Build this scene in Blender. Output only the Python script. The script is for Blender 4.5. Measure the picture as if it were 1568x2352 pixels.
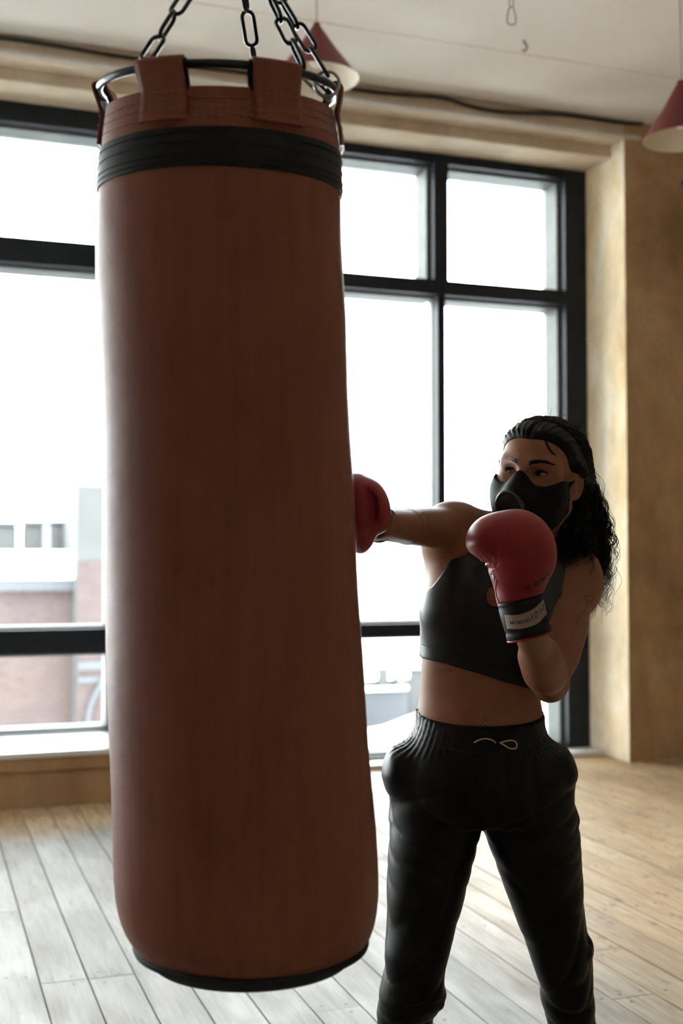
import bpy, bmesh, math, random
import numpy as np
from mathutils import Vector, Matrix
from mathutils.bvhtree import BVHTree
random.seed(7); rng = np.random.default_rng(7)
for o in list(bpy.data.objects): bpy.data.objects.remove(o)
scene = bpy.context.scene
COL = scene.collection

# ---------------------------------------------------------------- camera
FPX, CX, CY = 2745.0, 784.0, 1176.0          # focal length and centre in 1568x2352 pixels
HORIZON = 1280.0
YAW = math.radians(19.5)                      # camera looks this far to the right of +Y
PITCH = math.atan((HORIZON-CY)/FPX)
CAMZ = 1.25
cam_data = bpy.data.cameras.new('camera'); cam = bpy.data.objects.new('camera', cam_data); COL.objects.link(cam)
cam.location = (0, 0, CAMZ)
cam.rotation_euler = (math.pi/2+PITCH, 0, -YAW)
cam_data.sensor_fit = 'VERTICAL'; cam_data.sensor_height = 36.0; cam_data.lens = FPX/2352*36
cam_data.dof.use_dof = True; cam_data.dof.focus_distance = 2.15; cam_data.dof.aperture_fstop = 3.6
cam_data.clip_start = 0.05; cam_data.clip_end = 400
scene.camera = cam

# ---------------------------------------------------------------- sky, exposure
world = bpy.data.worlds.new('overcast_sky'); scene.world = world; world.use_nodes = True
bg = world.node_tree.nodes['Background']; bg.inputs[0].default_value = (0.94, 0.97, 1.0, 1); bg.inputs[1].default_value = 19.5
vs = scene.view_settings
vs.view_transform = 'Standard'; vs.look = 'None'; vs.gamma = 1.0; vs.use_curve_mapping = False; vs.exposure = 0.0
scene.cycles.diffuse_bounces = 8; scene.cycles.max_bounces = 12

# ---------------------------------------------------------------- pixel geometry
sy, cy_ = math.sin(YAW), math.cos(YAW)
RIGHT = Vector((cy_, -sy, 0)); FWD = Vector((sy, cy_, 0)); UP = Vector((0, 0, 1))
sp, cp = math.sin(PITCH), math.cos(PITCH)
def ldir(x, y):                                # ray in the camera-aligned level frame (right, forward, up)
    u, v = (x-CX)/FPX, (CY-y)/FPX
    return (u, cp-v*sp, sp+v*cp)
def PL(x, y, d):                               # level-frame point at forward distance d
    r = ldir(x, y); s = d/r[1]
    return (r[0]*s, d, CAMZ+r[2]*s)
def L2W(p): return RIGHT*p[0]+FWD*p[1]+UP*p[2]
def wdir(x, y): r = ldir(x, y); return RIGHT*r[0]+FWD*r[1]+UP*r[2]
ORG = Vector((0, 0, CAMZ))
def on_plane(x, y, axis, val):                 # world point where a pixel's ray meets X/Y/Z = val
    d = wdir(x, y); t = (val-ORG[axis])/d[axis]
    return ORG+d*t

# ---------------------------------------------------------------- materials
def nt(m): return m.node_tree.nodes, m.node_tree.links
def mat(name, col, rough=0.6, metal=0.0, spec=0.5, coat=0.0, sheen=0.0):
    m = bpy.data.materials.new(name); m.use_nodes = True
    b = m.node_tree.nodes['Principled BSDF']
    b.inputs['Base Color'].default_value = (*col, 1); b.inputs['Roughness'].default_value = rough
    b.inputs['Metallic'].default_value = metal; b.inputs['Specular IOR Level'].default_value = spec
    b.inputs['Coat Weight'].default_value = coat; b.inputs['Sheen Weight'].default_value = sheen
    return m
def coords(m, space='Object', scale=(1, 1, 1), loc=(0, 0, 0)):
    n, l = nt(m)
    mp = n.new('ShaderNodeMapping'); mp.inputs['Scale'].default_value = scale; mp.inputs['Location'].default_value = loc
    if space == 'World':
        g = n.new('ShaderNodeNewGeometry'); l.new(g.outputs['Position'], mp.inputs['Vector'])
    else:
        t = n.new('ShaderNodeTexCoord'); l.new(t.outputs[space], mp.inputs['Vector'])
    return mp.outputs['Vector']
def noise(m, vec, scale, detail=4, rough=0.55, dist=0.0):
    n, l = nt(m); t = n.new('ShaderNodeTexNoise')
    t.inputs['Scale'].default_value = scale; t.inputs['Detail'].default_value = detail
    t.inputs['Roughness'].default_value = rough; t.inputs['Distortion'].default_value = dist
    l.new(vec, t.inputs['Vector']); return t.outputs['Fac']
def ramp(m, fac, stops):
    n, l = nt(m); r = n.new('ShaderNodeValToRGB'); e = r.color_ramp.elements
    while len(e) < len(stops): e.new(0.5)
    for i, (p, c) in enumerate(stops):
        e[i].position = p; e[i].color = (*c, 1) if len(c) == 3 else c
    l.new(fac, r.inputs['Fac']); return r.outputs['Color']
def mixc(m, fac, a, b, mode='MIX'):
    n, l = nt(m); x = n.new('ShaderNodeMix'); x.data_type = 'RGBA'; x.blend_type = mode
    for sock, val in ((x.inputs[0], fac), (x.inputs[6], a), (x.inputs[7], b)):
        if hasattr(val, 'is_output'): l.new(val, sock)
        elif isinstance(val, (int, float)): sock.default_value = val
        else: sock.default_value = (*val, 1)
    return x.outputs[2]
def setc(m, sock): m.node_tree.links.new(sock, m.node_tree.nodes['Principled BSDF'].inputs['Base Color'])
def setr(m, sock): m.node_tree.links.new(sock, m.node_tree.nodes['Principled BSDF'].inputs['Roughness'])
def bump(m, fac, strength=0.3, dist=0.002):
    n, l = nt(m); b = n.new('ShaderNodeBump'); b.inputs['Strength'].default_value = strength; b.inputs['Distance'].default_value = dist
    l.new(fac, b.inputs['Height']); l.new(b.outputs['Normal'], n['Principled BSDF'].inputs['Normal'])
G = lambda v: (v, v, v)

def M_plaster(name, c1, c2, c3, sc=1.3):
    m = mat(name, c1, 0.85, spec=0.25); v = coords(m, 'World', (1, 1, 0.55))
    a = ramp(m, noise(m, v, sc, 6, 0.62, 0.6), [(0.32, c2), (0.5, c1), (0.66, c3)])
    b = ramp(m, noise(m, v, sc*5, 6, 0.7), [(0.35, G(0.72)), (0.6, G(1.0))])
    setc(m, mixc(m, 0.55, a, mixc(m, 1.0, a, b, 'MULTIPLY')))
    bump(m, noise(m, v, 14, 6), 0.35, 0.01); return m
M = {}
M['ochre'] = M_plaster('ochre_plaster', (0.47, 0.30, 0.155), (0.30, 0.18, 0.085), (0.62, 0.45, 0.26))
M['pale_ochre'] = M_plaster('pale_plaster', (0.74, 0.58, 0.37), (0.56, 0.36, 0.18), (0.84, 0.75, 0.60), 1.9)
M['bench'] = M_plaster('bench_plaster', (0.42, 0.25, 0.13), (0.35, 0.20, 0.10), (0.46, 0.30, 0.17))
M['cornice'] = M_plaster('cornice_plaster', (0.62, 0.50, 0.36), (0.52, 0.40, 0.27), (0.68, 0.57, 0.44))
M['plainwall'] = M_plaster('room_plaster', (0.50, 0.45, 0.38), (0.44, 0.39, 0.32), (0.56, 0.52, 0.46))
def M_ceiling():
    m = mat('ceiling_paint', (0.74, 0.66, 0.57), 0.9, spec=0.2)
    v = coords(m, 'World')
    a = ramp(m, noise(m, v, 0.8, 5), [(0.3, (0.70, 0.62, 0.53)), (0.65, (0.79, 0.73, 0.65))])
    n, l = nt(m); s = n.new('ShaderNodeSeparateXYZ'); l.new(v, s.inputs[0])
    wob = noise(m, v, 3.0, 3)
    out = a
    for yline, w, k in ((CRACK_Y, 0.012, 0.75), (CRACK_Y+0.95, 0.010, 0.35)):
        ad = n.new('ShaderNodeMath'); ad.operation = 'MULTIPLY_ADD'; l.new(wob, ad.inputs[0]); ad.inputs[1].default_value = 0.03; ad.inputs[2].default_value = -yline-0.015
        su = n.new('ShaderNodeMath'); su.operation = 'ADD'; l.new(s.outputs[1], su.inputs[0]); l.new(ad.outputs[0], su.inputs[1])
        ab = n.new('ShaderNodeMath'); ab.operation = 'ABSOLUTE'; l.new(su.outputs[0], ab.inputs[0])
        r = ramp(m, ab.outputs[0], [(0.0, G(k)), (w, G(0.0))])
        br = ramp(m, noise(m, v, 2.2, 4), [(0.3, G(0.2)), (0.6, G(1))])
        out = mixc(m, mixc(m, 1.0, r, br, 'MULTIPLY'), out, (0.38, 0.24, 0.12))
    setc(m, out); bump(m, noise(m, v, 9, 5), 0.2, 0.01)
    return m
def M_plank():
    m = mat('worn_floorboard', (0.5, 0.4, 0.3), 0.5, spec=0.20)
    n, l = nt(m)
    oi = n.new('ShaderNodeObjectInfo'); g = n.new('ShaderNodeNewGeometry')
    ofs = n.new('ShaderNodeVectorMath'); ofs.operation = 'SCALE'; ofs.inputs[0].default_value = (13.7, 31.1, 7.0); l.new(oi.outputs['Random'], ofs.inputs['Scale'])
    ad = n.new('ShaderNodeVectorMath'); l.new(g.outputs['Position'], ad.inputs[0]); l.new(ofs.outputs[0], ad.inputs[1])
    def mp(sc):
        x = n.new('ShaderNodeMapping'); x.inputs['Scale'].default_value = sc; l.new(ad.outputs[0], x.inputs['Vector']); return x.outputs[0]
    grain = noise(m, mp((26, 1.6, 1)), 3.0, 6, 0.6, 0.8)
    tone = noise(m, mp((1.5, 0.5, 1)), 1.6, 4)
    base = ramp(m, grain, [(0.3, (0.31, 0.205, 0.115)), (0.5, (0.45, 0.33, 0.205)), (0.70, (0.54, 0.42, 0.29))])
    t2 = ramp(m, tone, [(0.35, (0.84, 0.77, 0.70)), (0.62, (1.03, 1, 0.97))])
    c = mixc(m, 1.0, base, t2, 'MULTIPLY')
    rt = ramp(m, oi.outputs['Random'], [(0.0, (0.84, 0.82, 0.80)), (0.5, (1, 0.97, 0.93)), (1.0, (0.95, 0.98, 1.0))])
    c = mixc(m, 1.0, c, rt, 'MULTIPLY')
    # varnish survives near the bench and towards the right wall; the middle of the room is worn grey
    sx = n.new('ShaderNodeSeparateXYZ'); l.new(g.outputs['Position'], sx.inputs[0])
    def smooth(sock, a, b):
        r_ = n.new('ShaderNodeMapRange'); r_.interpolation_type = 'SMOOTHSTEP'; r_.inputs['From Min'].default_value = a; r_.inputs['From Max'].default_value = b; l.new(sock, r_.inputs['Value']); return r_.outputs[0]
    wn = noise(m, coords(m, 'World', (1, 0.7, 1)), 1.7, 5, 0.6)
    def plus(sock, k):
        q = n.new('ShaderNodeMath'); q.operation = 'MULTIPLY_ADD'; l.new(wn, q.inputs[0]); q.inputs[1].default_value = k; l.new(sock, q.inputs[2]); return q.outputs[0]
    wx = smooth(plus(sx.outputs[0], 1.2), 1.9, 3.3); wy = smooth(plus(sx.outputs[1], 0.7), 5.65, 6.25)
    mxn = n.new('ShaderNodeMath'); mxn.operation = 'MAXIMUM'; l.new(wx, mxn.inputs[0]); l.new(wy, mxn.inputs[1])
    worn = ramp(m, grain, [(0.3, (0.110, 0.101, 0.092)), (0.5, (0.162, 0.152, 0.140)), (0.72, (0.205, 0.195, 0.182))])
    worn = mixc(m, 1.0, worn, t2, 'MULTIPLY')
    c = mixc(m, mxn.outputs[0], mixc(m, 1.0, worn, rt, 'MULTIPLY'), c)
    # knots: sparse stretched dark cells
    vo = n.new('ShaderNodeTexVoronoi'); vo.voronoi_dimensions = '2D'; vo.inputs['Scale'].default_value = 1.0; l.new(mp((10.0, 5.0, 0.0)), vo.inputs['Vector'])
    k = ramp(m, vo.outputs['Distance'], [(0.0, G(1)), (0.07, G(0.8)), (0.15, G(0.0))])
    kn = ramp(m, noise(m, mp((40, 22, 1)), 1.0, 3), [(0.35, G(0.1)), (0.55, G(1))])
    sepc = n.new('ShaderNodeSeparateColor'); l.new(vo.outputs['Color'], sepc.inputs[0])
    sel = ramp(m, sepc.outputs[0], [(0.50, G(0)), (0.55, G(1))])
    kk = mixc(m, 1.0, mixc(m, 1.0, k, kn, 'MULTIPLY'), sel, 'MULTIPLY')
    c = mixc(m, kk, c, (0.16, 0.10, 0.07))
    setc(m, c)
    setr(m, ramp(m, noise(m, mp((3, 1, 1)), 3.0, 4), [(0.3, G(0.46)), (0.7, G(0.62))]))
    bump(m, grain, 0.12, 0.003)
    return m
def M_leather():
    m = mat('brown_leather', (0.2, 0.07, 0.03), 0.42, spec=0.20)
    v = coords(m, 'Object', (1, 1, 0.55))
    a = ramp(m, noise(m, v, 3.2, 6, 0.6, 0.5), [(0.3, (0.165, 0.047, 0.031)), (0.5, (0.215, 0.066, 0.040)), (0.72, (0.250, 0.084, 0.051))])
    st = ramp(m, noise(m, coords(m, 'Object', (1, 1, 0.8), (3.1, 0.7, 1.9)), 7.5, 3, 0.5), [(0.64, G(1)), (0.73, (0.74, 0.72, 0.78))])
    sc = ramp(m, noise(m, coords(m, 'Object', (60, 60, 4)), 1.0, 4), [(0.3, G(0.86)), (0.6, G(1.0))])
    setc(m, mixc(m, 1.0, mixc(m, 1.0, a, st, 'MULTIPLY'), sc, 'MULTIPLY'))
    setr(m, ramp(m, noise(m, v, 9, 5), [(0.25, G(0.43)), (0.75, G(0.49))]))
    n, l = nt(m)
    f1 = noise(m, coords(m, 'Object'), 420, 3); f2 = noise(m, coords(m, 'Object', (1, 1, 2.2)), 16, 4)
    ad = n.new('ShaderNodeMath'); ad.operation = 'MULTIPLY_ADD'; ad.inputs[1].default_value = 4.0; l.new(f2, ad.inputs[0]); l.new(f1, ad.inputs[2])
    bump(m, ad.outputs[0], 0.22, 0.0016); return m
def M_cloth(name, col, rough, sc=700, spec=0.3, sheen=0.0):
    m = mat(name, col, rough, spec=spec, sheen=sheen)
    v = coords(m, 'Object'); c2 = tuple(x*0.75 for x in col)
    setc(m, ramp(m, noise(m, v, 18, 4), [(0.35, c2), (0.65, col)]))
    bump(m, noise(m, v, sc, 2), 0.25, 0.0008); return m
def M_glass():
    m = bpy.data.materials.new('window_glass'); m.use_nodes = True; n, l = nt(m); n.clear()
    o = n.new('ShaderNodeOutputMaterial'); mx = n.new('ShaderNodeMixShader'); t = n.new('ShaderNodeBsdfTransparent'); g = n.new('ShaderNodeBsdfGlossy')
    t.inputs[0].default_value = (0.96, 0.985, 0.97, 1); g.inputs['Roughness'].default_value = 0.02
    f = n.new('ShaderNodeFresnel'); f.inputs['IOR'].default_value = 1.35
    l.new(f.outputs[0], mx.inputs[0]); l.new(t.outputs[0], mx.inputs[1]); l.new(g.outputs[0], mx.inputs[2]); l.new(mx.outputs[0], o.inputs[0])
    return m
def M_brick():
    m = mat('weathered_brick', (0.3, 0.15, 0.12), 0.9)
    v = coords(m, 'World')
    n, l = nt(m); b = n.new('ShaderNodeTexBrick'); b.inputs['Scale'].default_value = 2.2
    b.inputs['Color1'].default_value = (0.031, 0.0185, 0.018, 1); b.inputs['Color2'].default_value = (0.038, 0.025, 0.0245, 1); b.inputs['Mortar'].default_value = (0.038, 0.032, 0.031, 1)
    s = n.new('ShaderNodeSeparateXYZ'); l.new(v, s.inputs[0]); c = n.new('ShaderNodeCombineXYZ'); l.new(s.outputs[0], c.inputs[0]); l.new(s.outputs[2], c.inputs[1])
    l.new(c.outputs[0], b.inputs['Vector'])
    a = ramp(m, noise(m, v, 0.35, 6, 0.6), [(0.35, (0.85, 0.8, 0.85)), (0.5, (1, 1, 1)), (0.68, (1.15, 1.1, 1.0))])
    setc(m, mixc(m, 1.0, b.outputs[0], a, 'MULTIPLY')); return m
def M_noise(name, c1, c2, sc, rough=0.7, metal=0.0, spec=0.4, bs=0.0):
    m = mat(name, c1, rough, metal, spec); v = coords(m, 'Object')
    f = noise(m, v, sc, 5); setc(m, ramp(m, f, [(0.35, c1), (0.65, c2)]))
    if bs: bump(m, f, bs, 0.003)
    return m
M['leather'] = M_leather()
M['band'] = M_cloth('black_vinyl_band', (0.013, 0.014, 0.016), 0.5, 500, 0.18)
M['black_web'] = M_cloth('black_webbing', (0.012, 0.012, 0.014), 0.8, 600)
M['thread'] = M_noise('tan_thread', (0.20, 0.11, 0.065), (0.27, 0.16, 0.10), 90, 0.8)
M['black_thread'] = M_noise('black_thread', (0.006, 0.006, 0.007), (0.014, 0.014, 0.015), 90, 0.8)
M['steel'] = M_noise('black_steel', (0.012, 0.012, 0.014), (0.03, 0.028, 0.028), 40, 0.28, 0.6, 0.5)
M['zinc'] = M_noise('zinc_metal', (0.30, 0.29, 0.28), (0.42, 0.40, 0.38), 60, 0.35, 0.9)
M['oldmetal'] = M_noise('aged_metal', (0.22, 0.17, 0.11), (0.30, 0.24, 0.17), 60, 0.5, 0.5)
M['frame'] = M_noise('dark_frame_paint', (0.009, 0.012, 0.017), (0.014, 0.017, 0.022), 9, 0.5, 0, 0.2, 0.1)
M['casing'] = M_noise('grey_casing_paint', (0.13, 0.14, 0.137), (0.18, 0.187, 0.18), 6, 0.6, 0, 0.3, 0.15)
M['whitesill'] = M_noise('white_sill_paint', (0.72, 0.72, 0.72), (0.80, 0.80, 0.79), 5, 0.35, 0, 0.5)
M['glass'] = M_glass()
M['plank'] = M_plank()
M['subfloor'] = M_noise('subfloor_dust', (0.02, 0.014, 0.01), (0.05, 0.035, 0.025), 5, 0.95)
M['nail'] = M_noise('nail_iron', (0.03, 0.024, 0.02), (0.06, 0.045, 0.035), 70, 0.6, 0.3)
M['lampred'] = M_noise('lamp_red_enamel', (0.125, 0.020, 0.022), (0.15, 0.026, 0.027), 12, 0.5, 0, 0.2)
M['lampwhite'] = M_noise('lamp_white_enamel', (0.70, 0.62, 0.5), (0.76, 0.68, 0.56), 12, 0.5)
M['bulb'] = M_noise('opal_glass', (0.85, 0.80, 0.76), (0.9, 0.86, 0.82), 8, 0.25)
M['cablewhite'] = M_noise('beige_cable', (0.42, 0.38, 0.30), (0.5, 0.45, 0.37), 30, 0.6)
M['cableblack'] = M_noise('black_cable', (0.012, 0.012, 0.012), (0.03, 0.028, 0.026), 30, 0.55)
M['pipe'] = M_noise('pipe_paint', (0.56, 0.51, 0.46), (0.64, 0.60, 0.55), 20, 0.3)
M['brick'] = M_brick()
M['snow'] = M_noise('snow', (0.80, 0.82, 0.86), (0.88, 0.89, 0.91), 0.6, 0.8)
M['concrete'] = M_noise('pale_concrete', (0.034, 0.035, 0.035), (0.045, 0.046, 0.0455), 0.7, 0.9)
M['bluegrey'] = M_noise('blue_grey_roof', (0.030, 0.032, 0.038), (0.042, 0.044, 0.050), 0.5, 0.8)
M['mast'] = M_noise('mast_paint', (0.050, 0.051, 0.053), (0.056, 0.057, 0.059), 2, 0.7)
CRACK_Y = on_plane(1000, 78, 2, 4.0)[1]

# ---------------------------------------------------------------- mesh helpers
def link(name, me, m=None, parent=None, smooth=False):
    o = bpy.data.objects.new(name, me); COL.objects.link(o)
    if m is not None: me.materials.append(m if not isinstance(m, str) else M[m])
    if parent is not None: o.parent = parent
    if smooth: me.polygons.foreach_set('use_smooth', [True]*len(me.polygons))
    return o
def mesh_np(name, V, F):
    me = bpy.data.meshes.new(name); V = np.asarray(V, dtype=np.float32); F = np.asarray(F, dtype=np.int32)
    k = F.shape[1]
    me.vertices.add(len(V)); me.vertices.foreach_set('co', V.ravel())
    me.loops.add(F.size); me.loops.foreach_set('vertex_index', F.ravel())
    me.polygons.add(len(F)); me.polygons.foreach_set('loop_start', np.arange(0, F.size, k, dtype=np.int32))
    me.update(calc_edges=True); me.validate(); return me
def empty(name, loc=(0, 0, 0), rz=0.0, parent=None):
    o = bpy.data.objects.new(name, None); COL.objects.link(o); o.location = loc; o.rotation_euler = (0, 0, rz)
    o.empty_display_size = 0.1
    if parent is not None: o.parent = parent
    return o
def tag(o, label=None, cat=None, group=None, kind=None):
    if label: o['label'] = label
    if cat: o['category'] = cat
    if group: o['group'] = group
    if kind: o['kind'] = kind
    return o
def bm_mesh(name, bm):
    me = bpy.data.meshes.new(name); bmesh.ops.recalc_face_normals(bm, faces=bm.faces); bm.to_mesh(me); bm.free(); return me
def add_box(bm, x0, x1, y0, y1, z0, z1, bev=0.0):
    vs = [bm.verts.new(p) for p in ((x0,y0,z0),(x1,y0,z0),(x1,y1,z0),(x0,y1,z0),(x0,y0,z1),(x1,y0,z1),(x1,y1,z1),(x0,y1,z1))]
    fs = [bm.faces.new([vs[i] for i in f]) for f in ((0,3,2,1),(4,5,6,7),(0,1,5,4),(1,2,6,5),(2,3,7,6),(3,0,4,7))]
    if bev: bmesh.ops.bevel(bm, geom=list({e for f in fs for e in f.edges}), offset=bev, segments=2, affect='EDGES', profile=0.6)
def box(name, x0, x1, y0, y1, z0, z1, m, parent=None, bev=0.0):
    bm = bmesh.new(); add_box(bm, x0, x1, y0, y1, z0, z1, bev); return link(name, bm_mesh(name, bm), m, parent)
def struct(o): o['kind'] = 'structure'; return o
def tube_arrays(P, r, sides=8, closed=False, r_list=None):
    """tube along points P (n,3): vertices and quads"""
    P = np.asarray(P, float); n = len(P)
    if closed: T = np.roll(P, -1, 0)-np.roll(P, 1, 0)
    else:
        T = np.gradient(P, axis=0)
    T /= np.linalg.norm(T, axis=1)[:, None]+1e-12
    N = np.zeros_like(P); a = np.array([0, 0, 1.0]) if abs(T[0][2]) < 0.9 else np.array([1.0, 0, 0])
    N[0] = np.cross(T[0], a); N[0] /= np.linalg.norm(N[0])
    for i in range(1, n):
        v = N[i-1]-T[i]*np.dot(N[i-1], T[i]); N[i] = v/(np.linalg.norm(v)+1e-12)
    B = np.cross(T, N)
    th = np.arange(sides)/sides*2*math.pi
    rr = np.full(n, r) if r_list is None else np.asarray(r_list)
    V = P[:, None, :]+rr[:, None, None]*(np.cos(th)[None, :, None]*N[:, None, :]+np.sin(th)[None, :, None]*B[:, None, :])
    V = V.reshape(-1, 3); F = []
    m = n if closed else n-1
    i = np.arange(m)[:, None]; j = np.arange(sides)[None, :]
    i2 = (i+1) % n; j2 = (j+1) % sides
    F = np.stack([i*sides+j, i*sides+j2, i2*sides+j2, i2*sides+j], -1).reshape(-1, 4)
    return V, F
def tube(name, P, r, m, parent=None, sides=8, closed=False, r_list=None):
    V, F = tube_arrays(P, r, sides, closed, r_list)
    return link(name, mesh_np(name, V, F), m, parent, True)
def join_arrays(parts):
    Vs, Fs, o = [], [], 0
    for V, F in parts: Vs.append(V); Fs.append(F+o); o += len(V)
    return np.concatenate(Vs), np.concatenate(Fs)
def spline(pts, n=8):
    """Catmull-Rom through points"""
    P = np.asarray(pts, float); P = np.vstack([2*P[0]-P[1], P, 2*P[-1]-P[-2]]); out = []
    for i in range(1, len(P)-2):
        t = np.linspace(0, 1, n, endpoint=False)[:, None]
        p0, p1, p2, p3 = P[i-1], P[i], P[i+1], P[i+2]
        out.append(0.5*((2*p1)+(-p0+p2)*t+(2*p0-5*p1+4*p2-p3)*t**2+(-p0+3*p1-3*p2+p3)*t**3))
    out.append(P[-2][None, :]); return np.vstack(out)
def lathe_arrays(prof, seg=48, closed_ends=False):
    n = len(prof); th = np.arange(seg)/seg*2*math.pi
    V = np.array([[r*math.cos(t), r*math.sin(t), z] for (r, z) in prof for t in th])
    i = np.arange(n-1)[:, None]; j = np.arange(seg)[None, :]; j2 = (j+1) % seg
    F = np.stack([i*seg+j, i*seg+j2, (i+1)*seg+j2, (i+1)*seg+j], -1).reshape(-1, 4)
    return V, F
# ================================================================ the room
YW = 6.77            # inner face of the window frames
YF = 6.34            # wall plane (pillar face)
YB = 6.18            # front of the low bench wall
YG = YW+0.22         # glass
ZC = on_plane(900, 203, 1, YF)[2]
XW1 = on_plane(1350, 1000, 1, YW)[0]
XP = XW1+0.008
XL, XR, YBK = -4.2, 7.4, -4.5
M['ceiling'] = M_ceiling()

# floor: dark subfloor with boards laid towards the windows
floor = struct(box('floor', XL, XR, YBK, YW+0.02, -0.06, -0.022, 'subfloor'))
xe = on_plane(244, 2352, 2, 0.0)[0]; xe2 = on_plane(744.6, 2352, 2, 0.0)[0]
BW = (xe2-xe)/4.0
plank_me = bpy.data.meshes.new('plank')
bm = bmesh.new(); add_box(bm, -0.5, 0.5, -0.5, 0.5, -1, 0); plank_me = bm_mesh('plank', bm); plank_me.materials.append(M['plank'])
joints = {0: on_plane(150, 2253, 2, 0)[1], 1: on_plane(350, 2232, 2, 0)[1]}   # board ends seen on the left
first = int(math.floor((-2.2-xe)/BW)); last = int(math.ceil((6.6-xe)/BW))
nails = []
def nail_at(x, y, z):
    r = 0.0054+random.random()*0.0020
    nails.append((x, y, z, r))
for k in range(first, last+1):
    x0 = xe+k*BW; xc = x0+BW/2
    if x0 < XL or x0+BW > XR: continue
    ys = [0.6]
    y = random.uniform(0.9, 3.6)
    if (k+1) in joints: y = joints[k+1]
    elif k in (1, 2, 3): y = 5.1
    while y < YW-0.6:
        ys.append(y); y += random.uniform(2.2, 3.8)
    ys.append(YW+0.01)
    if x0 < 1.95: ys[-1] = YB+0.05
    for a, b in zip(ys[:-1], ys[1:]):
        if b-a < 0.2: continue
        o = bpy.data.objects.new('floorboard', plank_me); COL.objects.link(o); o.parent = floor
        dz = random.uniform(-0.0010, 0.0010)
        o.location = (xc, (a+b)/2, dz); o.scale = (BW-0.0035-random.random()*0.002, b-a-0.003, 0.0215)
        yy = a+0.035
        jl = [a+0.03, b-0.03]+[j for j in np.arange(0.85, 6.9, 0.72) if a+0.1 < j < b-0.1]
        for j in jl:
            for s in (0.26, 0.74):
                if random.random() < 0.9: nail_at(x0+BW*s+random.uniform(-0.012, 0.012), j+random.uniform(-0.02, 0.02), dz+0.0006)
Vn, Fn = [], []
for (x, y, z, r) in nails:
    b0 = len(Vn)
    for i in range(6):
        t = i*math.pi/3; Vn.append((x+r*math.cos(t), y+r*math.sin(t), z))
    Fn.append((b0, b0+1, b0+2, b0+3)); Fn.append((b0, b0+3, b0+4, b0+5))
no = link('nail_heads', mesh_np('nail_heads', Vn, Fn), 'nail', floor); no['kind'] = 'stuff'
fb = struct(box('floor_back', XL, XR, YBK, 0.6, -0.02, 0.0, 'plank'))
for nm, a, b in (('floor_left', XL, xe+first*BW), ('floor_right', xe+last*BW, XR)):
    if b-a > 0.01: struct(box(nm, a, b, 0.6, YF, -0.02, 0.0, 'plank'))

ceil = struct(box('ceiling', XL, XR, YBK, YW+0.42, ZC, ZC+0.2, 'ceiling'))
struct(box('wall_back', XL, XR, YBK-0.2, YBK, 0, ZC, 'plainwall'))
struct(box('wall_right', XR, XR+0.2, YBK, YF, 0, ZC, 'plainwall'))
bm = bmesh.new(); wy0, wy1, wz0, wz1 = 5.0, 6.25, 0.35, 3.5      # side window, left of the picture
add_box(bm, XL-0.25, XL, YBK, wy0, 0, ZC); add_box(bm, XL-0.25, XL, wy1, YW+0.42, 0, ZC); add_box(bm, XL-0.25, XL, wy0, wy1, 0, wz0); add_box(bm, XL-0.25, XL, wy0, wy1, wz1, ZC)
struct(link('wall_left', bm_mesh('wall_left', bm), 'plainwall'))
w3 = struct(empty('window_3', (XL, (wy0+wy1)/2, wz0)))
def w3b(nm, y0, y1, z0, z1, m, dx0=-0.10, dx1=-0.03): return box(nm, dx0, dx1, y0-(wy0+wy1)/2, y1-(wy0+wy1)/2, z0-wz0, z1-wz0, m, w3)
for a, b in ((wy0, wy0+0.07), ((wy0+wy1)/2-0.03, (wy0+wy1)/2+0.03), (wy1-0.07, wy1)): w3b('frame_post', a, b, wz0, wz1, 'frame')
for a, b in ((wz0, wz0+0.06), (2.5, 2.6), (wz1-0.07, wz1)): w3b('frame_rail', wy0+0.07, wy1-0.07, a, b, 'frame', -0.095, -0.035)
for a, b in ((wy0+0.07, (wy0+wy1)/2-0.03), ((wy0+wy1)/2+0.03, wy1-0.07)):
    for c, d in ((wz0+0.06, 2.5), (2.6, wz1-0.07)): w3b('pane', a, b, c, d, 'glass', -0.075, -0.069)

# right pillar with its splayed reveal
def prism(name, poly, z0, z1, m, parent=None):
    bm = bmesh.new(); n = len(poly)
    a = [bm.verts.new((x, y, z0)) for x, y in poly]; b = [bm.verts.new((x, y, z1)) for x, y in poly]
    bm.faces.new(a); bm.faces.new(b)
    for i in range(n): bm.faces.new((a[i], a[(i+1) % n], b[(i+1) % n], b[i]))
    return link(name, bm_mesh(name, bm), m, parent)
struct(prism('wall_pillar', [(XP+0.004, YF), (XR, YF), (XR, YW+0.42), (XP+0.004, YW+0.42)], 0, ZC, 'ochre'))
struct(prism('wall_reveal', [(XP+0.004, YF), (XP+0.004, YW+0.42), (XW1, YW+0.42), (XW1, YW), ], 0, ZC, 'pale_ochre'))

# stepped cornice above the windows
Zs1 = on_plane(900, 248, 1, YF)[2]; YC2 = YF+0.14
Zs2 = on_plane(900, 298, 1, YC2)[2]
XE1 = on_plane(1432, 290, 1, YF)[0]
bm = bmesh.new(); add_box(bm, XL, XP-0.0, YF, YW+0.42, Zs1, ZC, 0.008); struct(link('trim_1', bm_mesh('trim_1', bm), 'cornice'))
bm = bmesh.new(); add_box(bm, XL, XW1+0.06, YC2, YW+0.42, Zs2, Zs1, 0.008); struct(link('trim_2', bm_mesh('trim_2', bm), 'cornice'))
def on_y(x, y, Y): return on_plane(x, y, 1, Y)
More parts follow.
